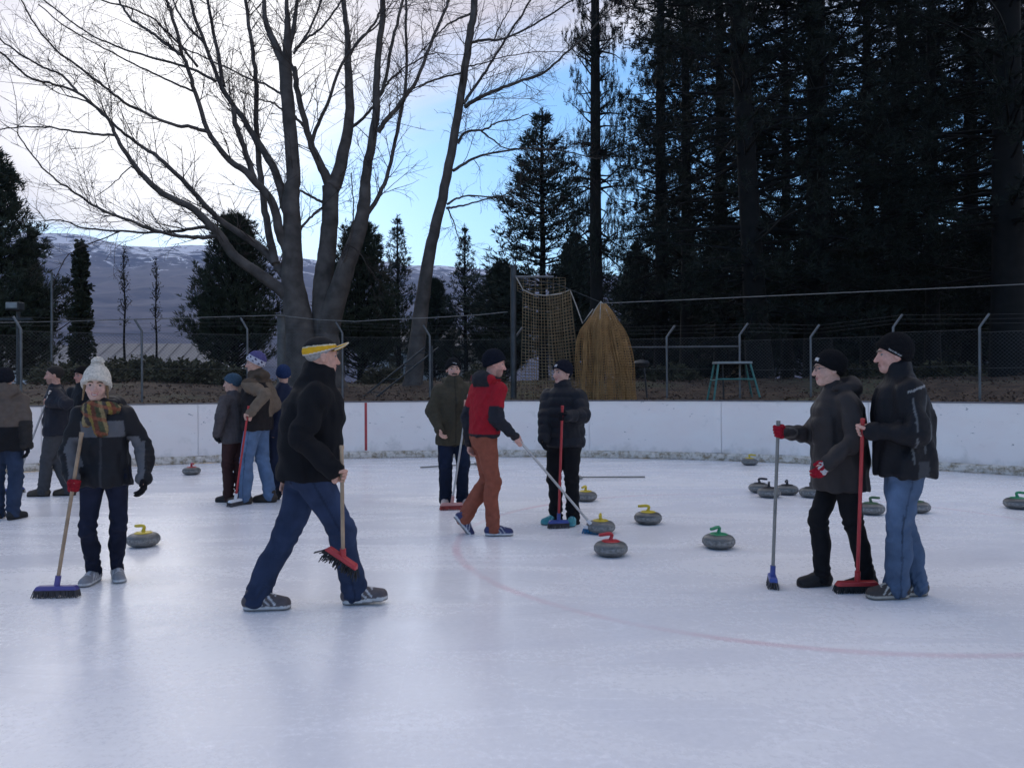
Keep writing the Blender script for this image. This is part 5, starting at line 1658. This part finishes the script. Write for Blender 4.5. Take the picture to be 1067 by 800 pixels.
    def shoes(s, upper, sole, high=.0, stripe=None, name='shoe', big=1.0):
        k = s.k * big
        for (h, kn, an), f in zip(s.legs, s.feet):
            o, ff, fu, fr = f['o'], f['f'], f['u'], f['r']
            pt = lambda x, y, z: o + ff * x * k + fr * y * k + fu * z * k
            lo = o - .22; hi = o + .22; lo = np.minimum(lo, pt(.25, 0, 0) - .06); hi = np.maximum(hi, pt(.25, 0, 0) + .08); hi[2] += high
            g = Grid(lo, hi, .0075)
            g.cone(pt(-.05, 0, .048), pt(.05, 0, .055), .040 * k, .043 * k, .02)
            g.cone(pt(.05, 0, .055), pt(.155, .004, .034), .043 * k, .036 * k, .02)
            g.cone(pt(.10, .018, .03), pt(.15, .014, .028), .032 * k, .03 * k, .02); g.cone(pt(.10, -.016, .03), pt(.155, -.010, .028), .032 * k, .03 * k, .02)
            g.cone(pt(-.022, 0, .06), pt(-.026, 0, .095) + fu * high, .044 * k, .042 * k, .02)
            def sole_fn(X, Y, Z):
                d = [X - o[0], Y - o[1], Z - o[2]]
                x = sum(d[i] * ff[i] for i in range(3)) / k - .055; y = sum(d[i] * fr[i] for i in range(3)) / k; z = sum(d[i] * fu[i] for i in range(3)) / k - .015
                w = .046 + .006 * np.clip(x / .1, -1, 1)
                qx = np.maximum(np.abs(x) - .137 + .046, 0); qy = np.maximum(np.abs(y) - w + .046, 0)
                dxy = np.sqrt(qx * qx + qy * qy) - .046
                return np.maximum(dxy, np.abs(z) - .0145) * k
            g.put(sole_fn, lo, hi, .004)
            below = lambda X, Y, Z: -((X - o[0]) * fu[0] + (Y - o[1]) * fu[1] + (Z - o[2]) * fu[2])
            g.cut(below)
            V, Fa = g.mesh()
            L = V - o; z = L @ fu / k; x = L @ ff / k; y = L @ fr / k
            c = np.tile(np.array(upper, float), (len(V), 1))
            if stripe is not None:
                st = (np.abs(((x * 1.0 + z * .8) * 26) % 1 - .5) < .17) & (x > -.02) & (x < .11) & (z > .03) & (z < .085)
                c[st] = stripe
                c[(x > .03) & (x < .10) & (np.abs(y) < .012) & (z > .07)] = stripe
            c[z < .027] = sole
            if stripe is not None: c[(z < .010)] = np.array(sole) * .35
            mesh_np(name, V, Fa, M['shoe'], s.root, col=c)
    def gloves(s, name='glove'):
        for a in s.arms:
            if not a['glove']: continue
            parts = s.hand_parts(a, 1.18)
            P = np.array([q for p in parts for q in p[:2]]); g = Grid(P.min(0) - .05, P.max(0) + .05, .0055)
            for q in parts: g.cone(*q, k=.004)
            g.cone(a['W'] - a['f'] * .03, a['W'] + a['f'] * .01, .040 * s.k, .034 * s.k, .012)
            V, Fa = g.mesh(); cc = a['glove']
            col = np.tile(np.array(cc(V, s, a) if callable(cc) else cc, float), (1 if callable(cc) else len(V), 1))
            mesh_np(name, V, Fa, M['knit'], s.root, col=col)
    def hat(s, name='beanie', mat='knit', col=(.012, .012, .015), big=1.0, tall=.0, rim=(.045, -.05), band=.007, rib=True, vox=.006, pompom=None):
        lo = s.head - .2; hi = s.head + .24
        g = Grid(lo, hi, vox); h = s.hs
        slope = (rim[0] - rim[1]) / .19; z0 = rim[0] - slope * .095
        def loc(X, Y, Z):
            c = s.head; d = [(X - c[0]) / h, (Y - c[1]) / h, (Z - c[2]) / h]
            return [sum(d[i] * A[i] for i in range(3)) for A in (s.HR, s.HF, s.HU)]
        def fn(X, Y, Z):
            x, y, z = loc(X, Y, Z)
            e = z - (z0 + slope * y)
            ex = band * (1 - np.clip((e - .035) / .012, 0, 1))
            rx, ry, rz = .090 * big, .112 * big, (.100 + tall) * big
            a, b, c_ = x / (rx + ex), (y + .010) / (ry + ex), (z - .040) / rz
            k0 = np.sqrt(a * a + b * b + c_ * c_); k1 = np.sqrt((a / rx) ** 2 + (b / ry) ** 2 + (c_ / rz) ** 2)
            d = k0 * (k0 - 1) / (k1 + 1e-6)
            if rib: d = d + .0016 * np.sin(np.arctan2(y, x) * 34)
            return np.maximum(d, -e) * h
        g.put(fn, s.head - .17, s.head + .19, 0)
        if pompom is not None:
            pc = s.hl(0, -.01, .165 + tall)
            g.ell(pc, (.042, .042, .038), None, .01)
            g.near(.03, lambda P: np.where(np.linalg.norm(P - pc, axis=1) < .07, wob(P, 3, (110, 110, 110)) * .006, 0))
        V, Fa = g.mesh()
        L = (V - s.head) / h; q = (L @ s.HR, L @ s.HF, L @ s.HU)
        if callable(col): c = col(*q, q[2] - (z0 + slope * q[1]))
        else: c = np.tile(np.array(col, float), (len(V), 1))
        return mesh_np(name, V, Fa, M[mat], s.root, col=c)
    def hair(s, col=(.05, .035, .025), rim=(.07, -.10), thick=1.0, name='hair'):
        return s.hat(name, 'hair', col, .955 * thick, -.004, rim, .0, False)
    def lump(s, name, mat, cones, col, k=.01, vox=.0055, noise=0.0):
        P = np.array([q for c in cones for q in c[:2]]); g = Grid(P.min(0) - .09, P.max(0) + .09, vox)
        for c in cones: g.cone(*c, k=k)
        if noise: g.near(.03, lambda P_: wob(P_, 5, (45, 45, 45)) * noise)
        V, Fa = g.mesh()
        c = np.tile(np.array(col(V, s) if callable(col) else col, float), (1 if callable(col) else len(V), 1))
        return mesh_np(name, V, Fa, M[mat], s.root, col=c)
    def glasses(s):
        mb = MB()
        for sx in (-1, 1):
            ring = [s.hl(sx * .033 + .021 * math.cos(a), .107 - .006 * abs(math.cos(a)), .004 + .017 * math.sin(a)) for a in np.linspace(0, 2 * math.pi, 15)]
            mb.tube(ring, .0017, 5)
            mb.tube([s.hl(sx * .054, .101, .008), s.hl(sx * .078, .05, .012), s.hl(sx * .084, -.01, .008)], .0017, 5)
        mb.tube([s.hl(-.012, .108, .008), s.hl(.012, .108, .008)], .0017, 5)
        mb.build('glasses', M['wireframe'], s.root, smooth=True)

def T(u, v, base, dd=0.0):
    """picture point at the depth of the ground spot base=(u,v), dd metres further away"""
    return at(u, v, gnd(*base)[1] + dd)
# ------------------------------------------------------------------ the curlers
A_ = np.array
def lerp(a, b, t): return np.asarray(a) * (1 - t) + np.asarray(b) * t
BLACK = (.014, .014, .017)
def rel(V, s, t0=None):
    L = V - s.pel; return L @ s.CR, L @ s.CF, V[:, 2] - s.pel[2]
def armd(V, s, i):
    a = s.arms[i]; d0, _ = seg_dist(V, a['S'], a['E']); d1, _ = seg_dist(V, a['E'], a['W']); return np.minimum(d0, d1)

# --- person in the white knitted hat
b0 = (112, 612)
top, ft = T(85, 452, b0, -.16), gnd(59, 622)
broom('wooden handled broom with purple head beside the white hatted person', top, ft, 3, (M['wood'], M['purple_plastic'], M['grey_bristle']), .30)
hp = lerp(top, ft, .32)
w = Person('smiling person in white bobble hat, plaid scarf and grey black jacket', *b0, 1.61, 282,
    [dict(u=98, v=606, yaw=272), dict(u=122, v=603, yaw=305)],
    [dict(p=hp, kind='grip', axis=top - ft, glove=(.30, .02, .03), hint=(-.9, .5, -.3)), dict(p=T(150, 506, b0, -.02), glove=BLACK, hint=(.45, .9, -.1))],
    vox=.006, cvox=.0085, fat=1.0, skin=(.56, .35, .28), pelvis=(111, 611), lean=(-.01, .0), headshift=(-.045, -.02), tilt=3, head=292)
w.slim = .88
w.body(lips=(.50, .22, .20), smile=1.6); w.eyes((.14, .09, .05), teeth=True)
def jc(V, s):
    c = np.tile(A_(BLACK, float), (len(V), 1)); r, f, z = rel(V, s)
    g = (.115, .115, .125)
    arm = np.minimum(armd(V, s, 0), armd(V, s, 1)) < .075
    c[(z > .27) & (z < .385) & (f > .02) & (np.abs(r) < .145) & (np.abs(r) > .02)] = g
    for i in (0, 1):
        a = s.arms[i]
        for A0, B0 in ((a['S'], a['E']), (a['E'], a['W'])):
            d, t = seg_dist(V, A0, B0); ctr = A0 + (B0 - A0) * t[:, None]
            ins = (d < .078) & (((V - ctr) @ s.CR) * a['sg'] < .012) & (((V - ctr) @ s.CF) > -.02) & (z < .27)
            c[ins] = g
    c[(np.abs(r) < .008) & (f > .08) & (z < .3)] = (.04, .04, .045)
    return c
w.jacket(mat='shell', hem=-.10, w=.95, dp=.98, sleeve=1.12, collar=.03, fold=.007, col=jc, seed=3, hood=.75)
w.trousers(col=(.012, .015, .030), slim=.88, cuff=.85, seed=4)
w.shoes((.26, .26, .28), (.62, .62, .62), stripe=(.55, .55, .58)); w.gloves()
w.hat(col=(.70, .64, .56), big=1.10, tall=.022, rim=(.038, -0.068), band=.012, pompom=True)
n = w.neck
n = n - A_([0, 0, .03])
ring = [n + A_([math.cos(a) * .098, math.sin(a) * .085 - .02, -.005 - .022 * math.sin(a)]) for a in np.linspace(0, 2 * math.pi, 15)]
cs = [(ring[i], ring[i + 1], .042, .042) for i in range(14)] + [(n + A_([.0, -.10, -.03]), n + A_([.045, -.13, -.15]), .055, .05), (n + A_([-.05, -.10, -.03]), n + A_([-.06, -.125, -.10]), .045, .03)]
def plaid(V, s):
    L = V - s.neck; a = np.arctan2(L[:, 1], L[:, 0]); q = np.floor(a * 5.2 + L[:, 2] * 9) % 5; r = np.floor(L[:, 2] * 42 + L[:, 0] * 13) % 4
    pal = A_([(.27, .20, .06), (.15, .06, .04), (.08, .085, .05), (.30, .23, .12), (.07, .06, .055)])
    c = pal[q.astype(int)]; m = r == 0; c[m] = c[m] * .4 + A_([.32, .10, .06]) * .6
    return c
w.lump('scarf', 'knit', cs, plaid, .02, .006, .005)
for sx in (-1, 1): w.lump('hair_lock', 'hair', [(w.hl(sx * .074, .035, .03), w.hl(sx * .086, .02, -.11), .011, .006)], (.26, .17, .09))

# --- person in yellow and black cap
b1 = (325, 636)
top, ft = T(356, 466, b1, -.26), T(351, 590, b1, -.26)
broom('wooden handled broom with red head and black bristles carried off the ice', top, ft, 0, (M['wood'], M['red_plastic'], M['black_bristle']), .24, upright=False, hx=(.84, -.12, -.53), messy=.13)
hp = lerp(top, ft, .24)
p = Person('striding person in yellow black cap, long black coat and blue jeans', *b1, 1.83, 18,
    [dict(u=371, v=629, yaw=2, pitch=-6), dict(u=268, v=635, yaw=8)],
    [dict(p=hp, kind='grip', axis=top - ft, hint=(-.8, -.3, -.2)), dict(p=T(298, 505, b1, .26))],
    vox=.0065, cvox=.0095, fat=1.08, depth=1.1, pelvis=(322, 634), lean=(.05, 0), head=32, headshift=(.035, 0), skin=(.52, .29, .22))
p.body(); p.eyes((.25, .24, .23))
p.jacket('coat', 'cloth', hem=-.075, w=1.03, dp=1.16, sleeve=1.2, cuff=1.15, collar=.10, collar_r=.10, fold=.006, col=(.008, .008, .010), seed=7, flare=1.03)
p.trousers(col=(.028, .042, .085), slim=1.16, cuff=1.12, seed=8)
p.shoes((.10, .085, .09), (.55, .55, .55), stripe=(.52, .52, .54), big=1.08)
p.hair((.32, .31, .30), (.085, -.05), .985)
def capc(x, y, z, e):
    c = np.tile(A_([.014, .014, .016]), (len(x), 1))
    side = e < .040 + .014 * np.clip(-y / .1, -1, 1)
    c[side] = (.66, .36, .02); c[(e < .008)] = (.62, .60, .55); c[np.abs(e - .040 - .014 * np.clip(-y / .1, -1, 1)) < .004] = (.6, .55, .4)
    return c
p.hat('cap', 'cloth', capc, 1.02, -.008, (.060, .012), .002, False)
def brim():
    V, Fq = [], []; n1, n2 = 15, 8; col = []
    for sgn in (1, -1):
        for i in range(n1):
            a = math.radians(-68 + 136 * i / (n1 - 1))
            for j in range(n2):
                t = j / (n2 - 1); r = .098 + .085 * t * max(math.cos(a), 0) ** .5
                V.append(p.hl(math.sin(a) * (.094 + .02 * t), math.cos(a) * r * 1.04 - .008, .062 - .028 * math.sin(a) ** 2 - .012 * t + .05 * t * t * math.cos(a) + sgn * .003))
                col.append((.58, .55, .45) if j == n2 - 1 else ((.60, .33, .02) if sgn < 0 or j > 4 else (.014, .014, .016)))
    N = n1 * n2
    for i in range(n1 - 1):
        for j in range(n2 - 1):
            a = i * n2 + j; Fq.append((a, a + n2, a + n2 + 1, a + 1)); Fq.append((N + a, N + a + 1, N + a + n2 + 1, N + a + n2))
    for i in range(n1 - 1):
        a = i * n2 + n2 - 1; Fq.append((a, a + n2, N + a + n2, N + a))
    mesh_np('cap_brim', V, Fq, M['cloth'], p.root, col=A_(col))
brim()

# --- person with red gloves
b2 = (872, 614)
top, ft = T(811, 440, b2, .06), gnd(805, 611)
broom('grey handled broom with blue head held in a red glove', top, ft, 76, (M['grey_handle'], M['blue_plastic'], M['grey_bristle']), .20)
hp = lerp(top, ft, .055)
def leafglove(V, s, a):
    c = np.tile(A_([.33, .015, .03]), (len(V), 1)); L = V - a['C']
    m = (np.abs(L @ A_([0, 0, 1])) < .055) & (L[:, 1] < -.012) & (wob(V, 12, (60, 60, 60)) > -.35); c[m] = (.62, .60, .60); return c
p = Person('person in dark puffy coat, black beanie and red gloves, right arm outstretched', *b2, 1.69, 180,
    [dict(u=856, v=610, yaw=188), dict(u=903, v=613, yaw=190)],
    [dict(p=hp, kind='grip', axis=top - ft, glove=(.36, .015, .03), hint=(.3, .3, -1)), dict(p=T(857, 489, b2, -.26), glove=leafglove, hint=(.8, -.5, -.2))],
    vox=.006, cvox=.0095, fat=1.05, depth=1.22, pelvis=(876, 612), lean=(-.02, 0), head=172, headshift=(-.05, 0), skin=(.55, .34, .27))
p.body(); p.eyes((.14, .11, .09)); p.glasses()
p.jacket('coat', 'shell', hem=-.20, w=1.05, dp=1.06, sleeve=1.12, collar=.06, hood=1.05, fold=.006, puff=.004, col=lambda V, s: np.where((np.abs(rel(V, s)[0] - .02) < .006)[:, None] & (rel(V, s)[1] > .08)[:, None], A_([[.10, .09, .085]]), A_([[.034, .029, .029]])), seed=11)
p.trousers('cloth', (.009, .009, .011), .98, 1.0, seed=12); p.shoes((.012, .012, .013), (.012, .012, .013), .02); p.gloves()
p.hat(col=lambda x, y, z, e: np.where(((y > .065) & (np.abs(x + .035) < .016) & (np.abs(e - .03) < .014))[:, None], A_([[.6, .6, .6]]), A_([[.010, .010, .012]])), big=1.04, tall=.006, rim=(.045, -0.068))

# --- person in black jacket with pale piping
b3 = (937, 626)
top, ft = T(899, 438, b3, -.12), gnd(893, 617)
broom('red handled broom with red head in front of the piped black jacket', top, ft, 2, (M['red_plastic'], M['red_plastic'], M['black_bristle']), .31)
hp = lerp(top, ft, .055)
p = Person('person in black jacket with pale piping, black beanie and blue jeans', *b3, 1.77, 170,
    [dict(u=954, v=620, yaw=186), dict(u=934, v=623, yaw=182)],
    [dict(p=T(925, 470, b3, .20)), dict(p=hp, kind='grip', axis=top - ft, hint=(.9, -.5, -.5))],
    vox=.006, cvox=.0095, fat=1.08, depth=1.2, pelvis=(943, 624), lean=(-.02, 0), head=163, headshift=(-.045, 0), skin=(.55, .31, .25))
p.body(); p.eyes((.20, .16, .13))
def pipe(V, s):
    c = np.tile(A_([.011, .011, .014]), (len(V), 1)); r, f, z = rel(V, s); d = armd(V, s, 1)
    c[(np.abs(f - .01 - .05 * z) < .006) & (d > .066) & (z > -.02) & (z < .42) & (r < 0)] = (.12, .125, .13)
    c[(np.abs(f + .075) < .0055) & (r < 0) & (z < .44) & (z > .05)] = (.09, .095, .10)
    c[(np.abs(z - .475 + .35 * f) < .007) & (f < .06)] = (.25, .25, .25)
    c[(f < -.02) & (f > -.10) & (z < .0) & (r < 0)] = (.05, .052, .058)
    return c
p.jacket('jacket', 'shell', hem=-.11, w=.96, dp=1.0, sleeve=1.22, collar=.115, collar_r=.088, fold=.006, col=pipe, seed=15)
p.trousers(col=(.080, .120, .195), slim=1.14, cuff=1.12, seed=16)
p.shoes((.055, .045, .04), (.40, .37, .32), stripe=(.42, .40, .36), big=1.06)
p.hat(col=lambda x, y, z, e: np.where(((x < -.05) & (np.abs(e - .016) < .004) & (y > -.03) & (y < .045))[:, None], A_([[.4, .4, .4]]), A_([[.010, .010, .012]])), big=1.05, tall=.015, rim=(.055, -0.063))

# --- person in olive jacket
b4 = (473, 529)
top, ft = T(488, 412, b4, -.25), gnd(471, 531)
broom('aluminium broom with pink head held by the olive jacket', top, ft, 10, (M['alu'], M['pink_plastic'], M['red_bristle']), .28)
hp = lerp(top, ft, .07)
p = Person('person with moustache in olive brown jacket and dark beanie', *b4, 1.76, 288,
    [dict(u=464, v=527, yaw=270), dict(u=482, v=527, yaw=310)],
    [dict(p=T(459, 452, b4, -.16), hint=(-1, .3, 0)), dict(p=hp, kind='grip', axis=top - ft, hint=(.7, .3, -.8))],
    vox=.0068, cvox=.0112, fat=1.06, depth=1.1, head=285, skin=(.54, .31, .24))
p.body(lips=(.45, .25, .20)); p.eyes((.05, .04, .035))
p.lump('moustache', 'hair', [(p.hl(0, .103, -.049), p.hl(.030, .090, -.058), .010, .007), (p.hl(0, .103, -.049), p.hl(-.030, .090, -.058), .010, .007)], (.045, .038, .034), vox=.004)
p.jacket('jacket', 'cloth', hem=-.21, w=1.05, dp=1.06, sleeve=1.15, collar=.06, collar_r=.095, hood=.8, fold=.008, col=lambda V, s: np.where(((np.abs(rel(V, s)[0] - .01) < .007) & (rel(V, s)[1] > .06))[:, None], A_([[.03, .026, .018]]), A_([[.058, .049, .033]])), seed=19)
p.trousers('denim', (.010, .015, .032), 1.12, 1.15, seed=20); p.shoes((.50, .40, .37), (.6, .55, .5))
p.hat(col=lambda x, y, z, e: np.where(((y > .07) & (np.abs(x) < .025) & (np.abs(e - .02 - .4 * x) < .004))[:, None], A_([[.5, .5, .5]]), A_([[.011, .012, .015]])), big=1.03, tall=.008, rim=(.05, -0.063))

# --- person in red top
b5 = (506, 557)
top, ft = T(536, 453, b5, -.12), gnd(618, 556)
broom('aluminium broom with white and blue head stretched towards a yellow stone', top, ft, -25, (M['alu'], M['white_plastic'], M['teal_bristle']), .19)
hp = lerp(top, ft, .06)
p = Person('walking person in red top, rust trousers and dark beanie', *b5, 1.78, 14,
    [dict(u=514, v=558, yaw=4), dict(u=486, v=556, yaw=18, pitch=52)],
    [dict(p=hp, kind='grip', axis=top - ft, hint=(-.5, -.5, -.6)), dict(p=T(490, 468, b5, .10), hint=(-.8, .3, -.3))],
    vox=.0065, cvox=.0095, fat=.98, pelvis=(505, 557), lean=(.05, 0), chest=42, head=12, headshift=(.045, 0), pitch=-6, skin=(.55, .29, .23))
p.body(beard=(.18, .13, .10)); p.eyes((.12, .09, .07))
def redc(V, s):
    c = np.tile(A_([.33, .012, .022]), (len(V), 1)); z = V[:, 2] - s.pel[2]
    for i in (0, 1):
        a = s.arms[i]; d1, t1 = seg_dist(V, a['E'], a['W']); d0, t0 = seg_dist(V, a['S'], a['E'])
        m = np.where(d1 < d0, True, t0 > .66) & (np.minimum(d0, d1) < .088); c[m] = (.022, .023, .030)
    L = V - s.neck; c[(np.linalg.norm(L[:, :2], axis=1) < .13) & (L[:, 2] > .005)] = (.020, .021, .026)
    b = (L @ s.CF < -.03) & (L[:, 2] > -.07) & (np.abs(L @ s.CR) < .12); c[b] = (.020, .021, .026)
    c[z < .03] = (.03, .025, .028)
    return c
p.jacket('top', 'cloth', hem=.0, w=1.05, dp=1.06, sleeve=1.02, collar=.05, collar_r=.08, hood=.95, fold=.006, col=redc, seed=23)
p.trousers('cloth', (.27, .082, .050), 1.06, 1.02, seed=24, fold=.006, top=.035)
p.shoes((.035, .042, .12), (.60, .60, .62), stripe=(.45, .45, .5))
p.hat(col=(.010, .012, .020), big=1.02, tall=.012, rim=(.05, -0.048))

# --- person in black puffer jacket
b6 = (588, 549)
top, ft = T(586, 424, b6, -.30), gnd(582, 550)
broom('red handled broom with blue head held by the black puffer jacket', top, ft, 8, (M['red_plastic'], M['blue_plastic'], M['grey_bristle']), .22)
hp = lerp(top, ft, .075)
p = Person('person in black puffer jacket, black trousers and turquoise shoes', *b6, 1.69, 243,
    [dict(u=579, v=545, yaw=215), dict(u=597, v=546, yaw=255)],
    [dict(p=T(566, 464, b6, -.05), glove=BLACK, hint=(-1, .4, 0)), dict(p=hp, kind='grip', axis=top - ft, glove=BLACK, hint=(.9, .2, -.7))],
    vox=.0065, cvox=.0095, fat=1.14, depth=1.12, head=214, headshift=(-.01, -.01), skin=(.50, .30, .24))
p.body(); p.eyes((.08, .06, .05))
p.jacket('puffer_jacket', 'shell', hem=-.11, w=1.04, dp=1.06, sleeve=1.25, collar=.06, collar_r=.095, puff=.014, fold=.005, col=(.014, .015, .020), seed=27)
p.trousers('cloth', (.008, .008, .010), 1.08, 1.1, seed=28, low=.02); p.shoes((.05, .26, .30), (.10, .34, .38), stripe=(.25, .45, .48)); p.gloves()
p.hat(col=lambda x, y, z, e: np.where(((y > .05) & (np.abs(x + .012) < .017) & (np.abs(e - .028) < .017) & (np.abs(x + .012 - .3 * (e - .028)) > .002))[:, None], A_([[.62, .62, .64]]), A_([[.012, .013, .022]])), big=1.03, tall=.004, rim=(.048, -0.068))

# --- dark haired person walking left
b7 = (58, 517)
top, ft = T(52, 408, b7, -.25), gnd(14, 514)
broom('grey handled broom of the dark haired person on the left', top, ft, 60, (M['alu'], M['blue_plastic'], M['grey_bristle']), .28)
hp = lerp(top, ft, .10)
p = Person('bare headed dark haired person in dark jacket and grey trousers facing left', *b7, 1.76, 200,
    [dict(u=72, v=516, yaw=184), dict(u=45, v=517, yaw=182)],
    [dict(p=T(66, 452, b7, .2)), dict(p=hp, kind='grip', axis=top - ft, hint=(.7, -.5, -.7))],
    vox=.008, cvox=.013, chest=205, head=200, headshift=(-.02, 0), pelvis=(59, 517), skin=(.46, .25, .19))
p.body(beard=(.12, .09, .07)); p.eyes(); p.hair((.018, .014, .012), (.085, -.075), 1.02)
p.jacket('jacket', 'shell', hem=-.10, w=1.02, dp=1.05, sleeve=1.15, collar=.05, fold=.007, col=(.017, .018, .026), seed=31)
p.trousers('cloth', (.060, .062, .068), 1.10, 1.1, seed=32); p.shoes((.065, .05, .035), (.03, .025, .02), .02, big=1.08)

# --- person cut by the left edge
b8 = (8, 541)
p = Person('person in taupe hooded jacket seen from behind at the left edge', *b8, 1.66, 115,
    [dict(u=14, v=541, yaw=80), dict(u=-2, v=540, yaw=110)],
    [dict(p=T(30, 478, b8, .02), glove=BLACK), dict(p=T(-16, 478, b8, .05))],
    vox=.009, cvox=.0112, fat=1.05, head=120, skin=(.48, .28, .21))
p.body(); p.eyes()
def taupe(V, s):
    c = np.tile(A_([.115, .090, .075]), (len(V), 1)); r, f, z = rel(V, s); c[z < .13] = (.012, .012, .014)
    c[(np.abs(r) > .155) & (armd(V, s, 1) < .08)] = (.016, .016, .018); c[(armd(V, s, 0) < .075) & (z < .2)] = (.03, .027, .026)
    return c
p.jacket('jacket', 'cloth', hem=-.14, w=1.05, dp=1.05, sleeve=1.12, collar=.04, hood=1.1, fold=.007, col=taupe, seed=35)
p.trousers(col=(.034, .050, .090), slim=1.08, cuff=1.1, seed=36); p.shoes((.02, .02, .022), (.015, .015, .015), .02); p.gloves()
p.hat(col=(.013, .014, .02), big=1.03, tall=.0, rim=(.04, -0.058))

# --- person hidden behind the white hat
b9 = (86, 511)
p = Person('person in black jacket half hidden behind the white bobble hat', *b9, 1.73, 255,
    [dict(u=82, v=510, yaw=240), dict(u=91, v=510, yaw=240)],
    [dict(p=T(72, 450, b9, -.1)), dict(p=T(101, 450, b9, -.1))], vox=.009, cvox=.013, head=240, skin=(.46, .24, .19))
p.body(); p.eyes()
p.jacket('jacket', 'shell', hem=-.10, w=1.0, sleeve=1.1, collar=.06, fold=.006, col=(.012, .012, .015), seed=41)
p.trousers('cloth', (.014, .015, .02), 1.0, seed=42); p.shoes((.02, .018, .016), (.02, .02, .02))
p.hat(col=(.012, .011, .012), big=1.02, rim=(.045, -0.058))

# --- tall person in brown and tan jacket, and the shared red broom
b11 = (267, 526)
top, ft = T(259, 424, b11, -.24), gnd(245, 527)
broom('red handled broom between the two curlers left of the black coat', top, ft, 70, (M['red_plastic'], M['white_plastic'], M['grey_bristle']), .22)
hp = lerp(top, ft, .10)
p = Person('tall person in brown and tan jacket, pale jeans and patterned white beanie', *b11, 1.87, 172,
    [dict(u=281, v=523, yaw=176), dict(u=255, v=525, yaw=184)],
    [dict(p=T(266, 440, b11, .2)), dict(p=hp, kind='grip', axis=top - ft, hint=(.8, -.5, -.5))],
    vox=.0085, cvox=.013, fat=1.0, depth=1.05, chest=168, head=188, headshift=(-.01, 0), skin=(.5, .29, .22))
p.body(); p.eyes((.2, .18, .16))
def tanc(V, s):
    c = np.tile(A_([.020, .016, .016]), (len(V), 1)); r, f, z = rel(V, s)
    c[(armd(V, s, 0) < .10) | (armd(V, s, 1) < .10)] = (.17, .125, .09); c[(f < -.06) & (r > -.02) & (z > .08)] = (.17, .125, .09)
    c[(z > .50)] = (.085, .060, .042)
    return c
p.jacket('jacket', 'cloth', hem=-.08, w=1.03, dp=1.08, sleeve=1.15, collar=.07, collar_r=.095, hood=.8, fold=.007, col=tanc, seed=45)
p.trousers(col=(.115, .175, .285), slim=1.05, cuff=1.12, seed=46); p.shoes((.045, .032, .024), (.02, .016, .012), .02, big=1.06)
def spots(x, y, z, e):
    c = np.tile(A_([.50, .49, .56]), (len(x), 1)); q = np.sin(np.arctan2(y, x) * 9) * np.sin(e * 75); c[q > .45] = (.05, .04, .10); c[(e > .085)] = (.10, .09, .22); c[(e < .02)] = (.50, .50, .56); return c
p.hat(col=spots, big=1.05, tall=.012, rim=(.045, -0.058))

# --- small person in grey coat
b10 = (243, 524)
p = Person('short person in grey coat, blue grey beanie and maroon trousers', *b10, 1.60, 158,
    [dict(u=251, v=522, yaw=160), dict(u=238, v=523, yaw=170)],
    [dict(p=T(248, 455, b10, .15)), dict(p=T(226, 456, b10, -.10), glove=BLACK, hint=(.2, -1, -.2))],
    vox=.0085, cvox=.013, fat=1.0, depth=1.1, head=182, headshift=(-.02, 0), skin=(.5, .3, .23))
p.body(); p.eyes()
p.jacket('coat', 'cloth', hem=-.13, w=1.04, dp=1.05, sleeve=1.18, collar=.05, fold=.006, col=(.080, .070, .073), seed=51, flare=1.04)
p.trousers('cloth', (.050, .023, .022), 1.05, 1.1, seed=52); p.shoes((.022, .018, .018), (.015, .014, .014), .03); p.gloves()
p.hat(col=(.050, .090, .135), big=1.03, tall=-.004, rim=(.045, -0.068))

# --- person hidden behind the black coat
b12 = (297, 521)
p = Person('person in navy jacket and navy beanie mostly hidden by the black coat', *b12, 1.71, 100,
    [dict(u=304, v=520, yaw=90), dict(u=288, v=520, yaw=120)],
    [dict(p=T(316, 452, b12, 0)), dict(p=T(282, 452, b12, 0))], vox=.009, cvox=.013, head=110, skin=(.48, .28, .21))
p.body(); p.eyes()
p.jacket('jacket', 'shell', hem=-.12, w=1.02, sleeve=1.12, collar=.05, fold=.006, col=(.014, .018, .040), seed=55)
p.trousers('denim', (.020, .026, .05), 1.05, seed=56); p.shoes((.016, .016, .018), (.014, .014, .015), .02)
p.hat(col=(.022, .040, .105), big=1.04, rim=(.04, -0.068))

# --- two brooms lying on the ice
def lying(label, a, b, mats, hw=.2):
    A = gnd(*a); B = gnd(*b); A[2] = B[2] = 0
    root = empty('broom', tuple(A), label, 'broom', 'brooms held by the curlers')
    d = B - A; x = unit(np.r_[-d[1], d[0], 0])
    MB().tube([A * 0 + [0, 0, .03], d + [0, 0, .0125]], .0125, 10).build('handle', mats[0], root, smooth=True)
    MB().box((0, 0, .03), (hw, .055, .04), (x, unit(d), np.array([0, 0, 1]))).build('head', mats[1], root, bevel=.006)
    mb = MB()
    for i in range(24):
        for j in range(3):
            q = x * (i / 23 - .5) * hw * .95 - unit(d) * .025 + np.array([0, 0, .018 + j * .012]); mb.tube([q, q - unit(d) * .055 + x * (i / 23 - .5) * .02], [.004, .003], 4)
    mb.build('bristles', mats[2], root)
lying('broom lying on the ice right of the turquoise shoes', (604, 499), (672, 497.5), (M['grey_handle'], M['grey_handle'], M['black_bristle']))
lying('broom lying on the ice left of the olive jacket', (497, 485), (438, 487.5), (M['grey_handle'], M['grey_handle'], M['black_bristle']))
build_haze()
